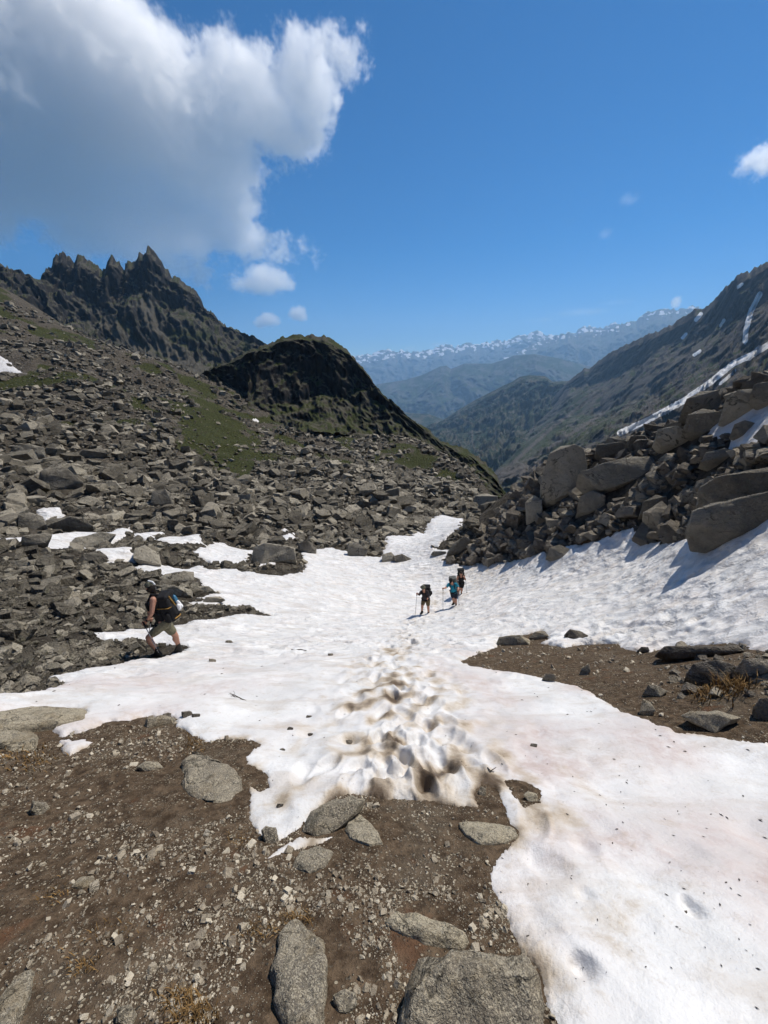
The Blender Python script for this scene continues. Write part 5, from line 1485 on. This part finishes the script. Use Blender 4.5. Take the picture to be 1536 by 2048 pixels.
A = climber((850, 1228), dict(head=(846, 1175.5, -0.28), neck=(847.5, 1181, -0.2), shl=(843, 1183.5, -0.15), shr=(854.5, 1183, -0.13), ell=(838.8, 1189, -0.22), wrl=(836, 1188, -0.42), grl=(834, 1187.6, -0.46), elr=(857.5, 1191, -0.10), wrr=(856, 1196.5, -0.25), grr=(855, 1198.5, -0.28),
    hil=(848, 1199, 0.0), hir=(855.5, 1199, 0.02), knl=(844.5, 1211, -0.16), anl=(844, 1221, -0.05), knr=(856.3, 1212.5, -0.05), anr=(857, 1224, 0.05), hel=(845, 1224.5, 0.0), tol=(841, 1226.5, -0.12), her=(857.3, 1227, 0.08), tor=(854.5, 1229.5, -0.08), face=(-0.15, -0.8, -0.65), up=(-0.1, -0.5, 1)), '')
tipA = on_plane(830.3, 1228.5, A['origin'].y - 0.35); tipA.z = float(top_at(tipA.x, tipA.y)[0])
A['pal'] = tipA - A['grl']; A['par'] = V3((0.1, 0.1, -1))
ha = make_person(A, 'hiker in dark long sleeves and hat climbing the snow, leftmost of the three', 0.014)
dress(ha, A, 'long_sleeve_shirt', 'plum_cloth', 1.9, 'brown_cloth', 0.72, 0.016)
og = A['origin']; c, f, u = A['head'], A['f'], A['u']
part('hat', rel([[(c + u * 0.05 - f * 0.01, 0.098), (c + u * 0.10, 0.075)], [(c + u * 0.045 + f * 0.10, 0.02), (c + u * 0.05 - f * 0.11, 0.02), (c + u * 0.05 + A['s'] * 0.11, 0.02), (c + u * 0.05 - A['s'] * 0.11, 0.02)]], og), 'cap', ha, 0.010, 2)
tr = ((A['shl'] + A['shr']) - (A['hil'] + A['hir'])).normalized()
backpack('black backpack on the leftmost of the three climbing hikers', (A['shl'] + A['shr'] + A['hil'] + A['hir']) / 4 + V3((0.10, 0.20, 0.10)), tr, V3((0.25, 1, 0)), 0.32, 0.52, 0.24, 'black_cloth', A, og)
trekking_pole(A['grl'], tipA, 'trekking pole held forward by the leftmost climbing hiker')

Bq = climber((909, 1212), dict(head=(901.5, 1161.5, -0.25), neck=(903.5, 1166, -0.15), shl=(897.5, 1168.5, -0.1), shr=(911.5, 1168, -0.08), ell=(893, 1174.5, -0.2), wrl=(888.5, 1176.5, -0.38), grl=(886, 1177.5, -0.42), elr=(916.5, 1174, -0.1), wrr=(916.5, 1179, -0.28), grr=(915.5, 1181, -0.32),
    hil=(904.5, 1184, 0.0), hir=(912, 1184, 0.02), knl=(906, 1195.5, -0.08), anl=(907, 1204.5, 0.02), knr=(911, 1197.5, -0.05), anr=(912, 1208.5, 0.04), hel=(908, 1207, 0.06), tol=(904.3, 1209, -0.1), her=(912, 1211.5, 0.08), tor=(912.3, 1213.7, -0.10), face=(-0.25, -0.85, -0.5), up=(-0.1, -0.45, 1)), '')
tip1 = on_plane(886.6, 1211, Bq['origin'].y - 0.2); tip1.z = float(top_at(tip1.x, tip1.y)[0])
tip2 = on_plane(918, 1213, Bq['origin'].y - 0.1); tip2.z = float(top_at(tip2.x, tip2.y)[0])
Bq['pal'] = tip1 - Bq['grl']; Bq['par'] = tip2 - Bq['grr']
hb_ = make_person(Bq, 'hiker in teal shirt and navy shorts climbing the snow', 0.014)
dress(hb_, Bq, 'teal_shirt', 'teal_cloth', 0.95, 'navy_cloth', 0.75, 0.016)
og = Bq['origin']; c, f, u = Bq['head'], Bq['f'], Bq['u']
part('cap', rel([[(c + u * 0.05 - f * 0.01, 0.096), (c + u * 0.10, 0.07)], [(c + u * 0.05 + f * 0.16, 0.015), (c + u * 0.05 + f * 0.08 + Bq['s'] * 0.05, 0.015), (c + u * 0.05 + f * 0.08 - Bq['s'] * 0.05, 0.015)]], og), 'black_cloth', hb_, 0.010, 2)
part('hair', rel([[(c - f * 0.035 + u * 0.0, 0.085), (c - f * 0.03 - u * 0.06, 0.06)]], og), 'hair', hb_, 0.010)
tr = ((Bq['shl'] + Bq['shr']) - (Bq['hil'] + Bq['hir'])).normalized()
backpack('tall grey backpack on the hiker in the teal shirt', (Bq['shl'] + Bq['shr'] + Bq['hil'] + Bq['hir']) / 4 + V3((0.05, 0.22, 0.13)), tr, V3((0.15, 1, 0)), 0.33, 0.58, 0.24, 'grey_pack', Bq, og)
trekking_pole(Bq['grl'], tip1, 'left trekking pole of the hiker in the teal shirt')
trekking_pole(Bq['grr'], tip2, 'right trekking pole of the hiker in the teal shirt')

Cq = climber((920, 1189), dict(head=(922, 1147.5, -0.16), neck=(922, 1151, -0.08), shl=(915.5, 1153.5, -0.05), shr=(927.5, 1153.5, -0.05), ell=(914, 1160, -0.05), wrl=(915, 1166, -0.2), grl=(914.5, 1168, -0.26), elr=(930.5, 1159, -0.05), wrr=(931, 1157.5, -0.25), grr=(930.8, 1157.5, -0.32),
    hil=(919, 1167.5, 0.0), hir=(925, 1167.5, 0.02), knl=(919, 1176.5, -0.1), anl=(917.3, 1184.5, 0.0), knr=(923.5, 1177.5, -0.08), anr=(922.8, 1185, 0.04), hel=(917.5, 1188, 0.06), tol=(916.3, 1190, -0.12), her=(922.8, 1187, 0.1), tor=(922.3, 1189, -0.06), face=(0.05, -0.85, -0.5), up=(0, -0.4, 1)), '')
tip3 = on_plane(933.6, 1189.5, Cq['origin'].y - 0.1); tip3.z = float(top_at(tip3.x, tip3.y)[0])
tip4 = on_plane(915.5, 1193, Cq['origin'].y - 0.25); tip4.z = float(top_at(tip4.x, tip4.y)[0])
Cq['par'] = tip3 - Cq['grr']; Cq['pal'] = tip4 - Cq['grl']
hc = make_person(Cq, 'hiker in black sleeveless top and black shorts, hindmost of the climbing group', 0.014)
dress(hc, Cq, 'tank_top', 'black_cloth', 0, 'black_cloth', 0.6, 0.016)
og = Cq['origin']; c, f, u = Cq['head'], Cq['f'], Cq['u']
part('hair', rel([[(c - f * 0.02 + u * 0.045, 0.092), (c - f * 0.04 - u * 0.07, 0.07)]], og), 'hair', hc, 0.010)
tr = ((Cq['shl'] + Cq['shr']) - (Cq['hil'] + Cq['hir'])).normalized()
backpack('dark backpack rising above the head of the hindmost hiker', (Cq['shl'] + Cq['shr'] + Cq['hil'] + Cq['hir']) / 4 + V3((0.03, 0.22, 0.18)), tr, V3((0.1, 1, 0)), 0.33, 0.60, 0.24, 'black_cloth', Cq, og)
trekking_pole(Cq['grr'], tip3, 'right trekking pole of the hindmost hiker in black')
trekking_pole(Cq['grl'], tip4, 'left trekking pole of the hindmost hiker in black')

# ------------------------------------------------------------------ small things on the snow and in the soil
M['wood'] = plain('dead_wood', (0.05, 0.038, 0.028), 0.9, 0.1, 0.4, 60)
hp, _ = hit(470, 1397); o3 = V3(hp[0])
rr = random.Random(4); segs = []


def branch(a, dirv, ln, r, depth):
    b = a + dirv * ln; segs.append((a, b, r, r * 0.7, 6))
    if depth == 0: return
    for k in range(3 if depth > 1 else 2):
        dd = (dirv + V3((rr.uniform(-0.8, 0.8), rr.uniform(-0.8, 0.8), rr.uniform(-0.15, 0.6)))).normalized()
        branch(a.lerp(b, rr.uniform(0.4, 1.0)), dd, ln * rr.uniform(0.5, 0.8), r * 0.6, depth - 1)


branch(V3((0.09, -0.02, 0.01)), V3((-0.8, 0.2, 0.35)).normalized(), 0.09, 0.006, 3)
segs.append((V3((0.09, -0.02, 0.01)), V3((0.19, -0.05, 0.0)), 0.006, 0.004, 6))
tw = link('dead_twig', tubes_mesh('dead_twig', segs, 'wood'), label='small branching dead twig lying on the snow', category='twig'); tw.location = o3
hp, _ = hit(600, 1301); o3 = V3(hp[0])
st = link('stick', tubes_mesh('stick', [(V3((-0.19, 0.0, 0.02)), V3((0.02, -0.01, 0.035)), 0.010, 0.011, 6), (V3((0.02, -0.01, 0.035)), V3((0.19, -0.03, 0.01)), 0.011, 0.006, 6)], 'wood'), label='thin brown stick lying on the snow in middle distance', category='stick'); st.location = o3
hp, _ = hit(982, 1545); o3 = V3(hp[0])
st = link('stick', tubes_mesh('stick', [(V3((-0.02, 0.03, 0.006)), V3((-0.005, 0.0, 0.008)), 0.003, 0.004, 6), (V3((-0.005, 0.0, 0.008)), V3((0.045, 0.03, 0.006)), 0.004, 0.002, 6)], 'wood'), label='tiny bent black twig on smooth snow right of the track', category='twig'); st.location = o3
# needles, leaf litter and specks on the snow: one uncountable litter
Vs, Fs = [], []
for _i in range(420):
    px, py = rng.uniform(0, 1536), rng.uniform(1330, 2040)
    a, l = hit_smooth(px, py)
    if np.isnan(l[0]) or grid_at(SD, a, l)[0] < 0.01: continue
    d = float(np.exp(l[0])); x0, y0 = d * math.sin(a[0]), d * math.cos(a[0]); z0 = float(top_at(x0, y0)[0]) + 0.003
    sz = rng.uniform(0.8, 3.2) / FPX * d * 1.4; t = rng.uniform(0, 6.28); q = V3((math.cos(t), math.sin(t), -0.6 * math.sin(t))) * sz; w_ = V3((-math.sin(t), math.cos(t), -0.6 * math.cos(t))) * sz * 0.35
    b0 = V3((x0, y0, z0)); k0 = len(Vs); up_ = V3((0, 0, sz * 0.35))
    Vs += [b0 + q, b0 + w_, b0 - q, b0 - w_, b0 + up_]; Fs += [(k0, k0 + 1, k0 + 4), (k0 + 1, k0 + 2, k0 + 4), (k0 + 2, k0 + 3, k0 + 4), (k0 + 3, k0, k0 + 4)]
link('litter', mesh_np('litter', np.array([v[:] for v in Vs]), np.array(Fs), M['wood'], False), kind='stuff')

M['dry_grass'] = plain('dry_grass_blade', (0.20, 0.12, 0.045), 0.8, 0.2, 0.5, 8)
Vs, Fs = [], []
for cx_, cy_, spread, num, hh in ((390, 2040, 45, 200, 0.055), (360, 2000, 40, 90, 0.05), (590, 1845, 40, 110, 0.035), (520, 1862, 40, 90, 0.03), (480, 1680, 30, 60, 0.03), (110, 1790, 40, 60, 0.03), (170, 1930, 40, 80, 0.03), (390, 1495, 30, 120, 0.04), (60, 1520, 60, 160, 0.05), (1455, 1385, 40, 220, 0.16), (1400, 1395, 30, 80, 0.1), (215, 1870, 60, 60, 0.03)):
    for _i in range(num):
        px, py = cx_ + rng.normal(0, spread * 0.5), cy_ + rng.normal(0, spread * 0.3)
        a, l = hit_smooth(px, py); d = float(np.exp(l[0])); x0, y0 = d * math.sin(a[0]), d * math.cos(a[0]); z0 = float(top_at(x0, y0, ZG)[0]) - 0.004
        t = rng.uniform(0, 6.28); ln = hh * rng.uniform(0.5, 1.2); lean = V3((math.cos(t), math.sin(t), 0)) * ln * rng.uniform(0.3, 0.9); wv = V3((-math.sin(t), math.cos(t), 0)) * 0.0016 * max(1, d / 1.5)
        b0 = V3((x0, y0, z0)); m0 = b0 + lean * 0.35 + V3((0, 0, ln * 0.6)); e0 = b0 + lean + V3((0, 0, ln * 0.85)); k0 = len(Vs)
        Vs += [b0 - wv, b0 + wv, m0 + wv * 0.8, m0 - wv * 0.8, e0]; Fs += [(k0, k0 + 1, k0 + 2), (k0, k0 + 2, k0 + 3), (k0 + 3, k0 + 2, k0 + 4)]
link('dry_grass', mesh_np('dry_grass', np.array([v[:] for v in Vs]), np.array(Fs), M['dry_grass'], False), kind='stuff')

# ------------------------------------------------------------------ air
hz = NT('haze_air')
hz.n.remove(hz.b)
pv = hz.n.new('ShaderNodeVolumePrincipled')
pv.inputs['Color'].default_value = (0.38, 0.66, 1.0, 1)
pv.inputs['Density'].default_value = 8.2e-5
pv.inputs['Anisotropy'].default_value = 0.25
hz.l.new(pv.outputs[0], hz.n['Material Output'].inputs['Volume'])
bx = [(-15500, -700, -1500), (15500, -700, -1500), (15500, 15200, -1500), (-15500, 15200, -1500), (-15500, -700, 1480), (15500, -700, 1480), (15500, 15200, 1480), (-15500, 15200, 1480)]
me = bpy.data.meshes.new('haze'); me.from_pydata(bx, [], [(0, 3, 2, 1), (4, 5, 6, 7), (0, 1, 5, 4), (1, 2, 6, 5), (2, 3, 7, 6), (3, 0, 4, 7)])
me.materials.append(hz.m)
link('haze', me, kind='stuff')


# ------------------------------------------------------------------ clouds: real volumes of droplets, lit by the sun
def cloud_material(name, dens):
    k = NT(name); k.n.remove(k.b)
    v = k.n.new('ShaderNodeVolumePrincipled')
    v.inputs['Color'].default_value = (0.998, 0.998, 0.998, 1)
    v.inputs['Density'].default_value = dens
    v.inputs['Anisotropy'].default_value = 0.5
    k.l.new(v.outputs[0], k.n['Material Output'].inputs['Volume'])
    return k.m


def cloud(label, lobes, d, voxel, mat, nscale, namp, edge, seed, thick=0.8, thin=0.0):
    """lobes: (px, py, rx, ry) ellipses in photograph pixels; placed at horizontal distance d"""
    L = np.array(lobes, float)
    ctr = P(L[:, 0].mean(), L[:, 1].mean(), d)
    yaw = -math.atan2(ctr[0], ctr[1])
    inv = Matrix.Rotation(-yaw, 3, 'Z')
    els = []
    for (px, py, rx, ry) in lobes:
        c = P(px, py, d)
        ex = np.linalg.norm(P(px + rx, py, d) - c); ez = abs(P(px, py - ry, d)[2] - P(px, py + ry, d)[2]) / 2
        lc = inv @ Vector(c - ctr)
        els.append((lc, ex, thick * 0.5 * (ex + ez), ez))
    lo = Vector([min(e[0][i] - e[i + 1] * 1.25 for e in els) for i in range(3)])
    hi = Vector([max(e[0][i] + e[i + 1] * 1.25 for e in els) for i in range(3)])
    g = bpy.data.node_groups.new('cloud_field', 'GeometryNodeTree')
    g.interface.new_socket('Geometry', in_out='OUTPUT', socket_type='NodeSocketGeometry')
    N, K = g.nodes, g.links
    out = N.new('NodeGroupOutput'); vc = N.new('GeometryNodeVolumeCube'); sm = N.new('GeometryNodeSetMaterial')
    sm.inputs['Material'].default_value = mat
    vc.inputs['Min'].default_value = lo; vc.inputs['Max'].default_value = hi
    for ax, i in (('Resolution X', 0), ('Resolution Y', 1), ('Resolution Z', 2)): vc.inputs[ax].default_value = max(8, int((hi[i] - lo[i]) / voxel))
    pos = N.new('GeometryNodeInputPosition').outputs[0]

    def math_(op, a, b=0.0, c=None):
        t = N.new('ShaderNodeMath'); t.operation = op
        for i, v in enumerate((a, b) if c is None else (a, b, c)):
            if isinstance(v, (int, float)): t.inputs[i].default_value = v
            else: K.new(v, t.inputs[i])
        return t.outputs[0]
    acc = None
    for (c, rx, ry, rz) in els:
        s = N.new('ShaderNodeVectorMath'); s.operation = 'SUBTRACT'; K.new(pos, s.inputs[0]); s.inputs[1].default_value = c
        q = N.new('ShaderNodeVectorMath'); q.operation = 'DIVIDE'; K.new(s.outputs[0], q.inputs[0]); q.inputs[1].default_value = (rx, ry, rz)
        ln = N.new('ShaderNodeVectorMath'); ln.operation = 'LENGTH'; K.new(q.outputs[0], ln.inputs[0])
        w = math_('MULTIPLY', math_('SUBTRACT', 1.0, ln.outputs['Value']), min(rx, rz))
        acc = w if acc is None else math_('SMOOTH_MAX', acc, w, 0.25 * min(rx, rz))
    def noise(scale, detail, rough, off):
        t = N.new('ShaderNodeTexNoise'); a = N.new('ShaderNodeVectorMath'); a.operation = 'ADD'
        K.new(pos, a.inputs[0]); a.inputs[1].default_value = (off * 911.0, off * 377.0, off * 133.0); K.new(a.outputs[0], t.inputs['Vector'])
        t.inputs['Scale'].default_value = scale; t.inputs['Detail'].default_value = detail; t.inputs['Roughness'].default_value = rough
        return math_('SUBTRACT', t.outputs[0], 0.5)
    n = math_('ADD', math_('MULTIPLY', noise(nscale, 6, 0.60, seed), namp * 2.0), math_('MULTIPLY', noise(nscale * 4.5, 5, 0.70, seed + 3), namp * 1.25))
    n = math_('ADD', n, math_('MULTIPLY', noise(nscale * 12, 4, 0.75, seed + 5), namp * 0.95))
    f = math_('ADD', acc, n)
    mr = N.new('ShaderNodeMapRange'); mr.interpolation_type = 'SMOOTHSTEP'
    K.new(f, mr.inputs['Value']); mr.inputs['From Min'].default_value = thin; mr.inputs['From Max'].default_value = thin + edge
    K.new(mr.outputs['Result'], vc.inputs['Density'])
    K.new(vc.outputs[0], sm.inputs[0]); K.new(sm.outputs[0], out.inputs[0])
    me = bpy.data.volumes.new('cloud'); me.materials.append(mat)
    o = link('cloud', me, label=label, category='cloud', group='clouds')
    o.location = ctr; o.rotation_euler = (0, 0, yaw)
    m = o.modifiers.new('field', 'NODES'); m.node_group = g
    return o


CM = cloud_material('cloud_droplets', 0.0045)
cloud('huge cumulus with dark base and white frayed edge filling the upper left sky',
      [(40, 110, 330, 280), (290, 190, 230, 170), (470, 160, 140, 110), (590, 160, 90, 100), (690, 115, 50, 60), (400, 320, 150, 130), (390, 450, 120, 90), (500, 490, 78, 36), (80, 330, 270, 120), (230, 410, 190, 100), (-260, 180, 400, 320), (560, 260, 85, 80), (360, 530, 90, 40)],
      9000, 22, CM, 0.00094, 720, 230, 1, thick=0.5)

CS = cloud_material('small_cloud_droplets', 0.007)
CT = cloud_material('thin_cloud_droplets', 0.002)
cloud('small white cumulus puff just under the huge cloud', [(500, 567, 44, 20), (535, 560, 50, 32), (562, 568, 30, 22)], 9500, 19, CS, 0.005, 230, 120, 5)
cloud('small white puff left of the two low puffs above the knoll', [(537, 640, 26, 16), (520, 646, 18, 11)], 18500, 36, CS, 0.003, 260, 170, 7)
cloud('small white puff right of the two low puffs above the knoll', [(596, 629, 20, 18)], 18500, 36, CS, 0.003, 260, 170, 9)
cloud('white cloud cut off by the right edge of the sky', [(1528, 318, 50, 34), (1560, 310, 50, 40)], 9500, 22, CS, 0.004, 330, 160, 11)
cloud('faint wisp of cloud in the right half of the sky', [(1262, 400, 26, 18)], 9500, 26, CT, 0.004, 150, 180, 13)
cloud('faintest wisp of cloud above the right valley', [(1212, 469, 18, 13)], 9500, 24, CT, 0.004, 110, 150, 15)
cloud('tiny white puff behind the far snowy summit at right', [(1352, 604, 12, 16)], 18500, 32, CS, 0.004, 90, 110, 17)
cloud('long thin veil of cirrus above the far mountains', [(1160, 625, 90, 10), (1080, 640, 60, 7), (1230, 605, 50, 8)], 19500, 80, CT, 0.0025, 110, 500, 19)
cloud('low white cloud bank on the horizon above the far range', [(880, 690, 30, 9), (820, 697, 22, 7)], 19500, 60, CT, 0.003, 80, 260, 21)
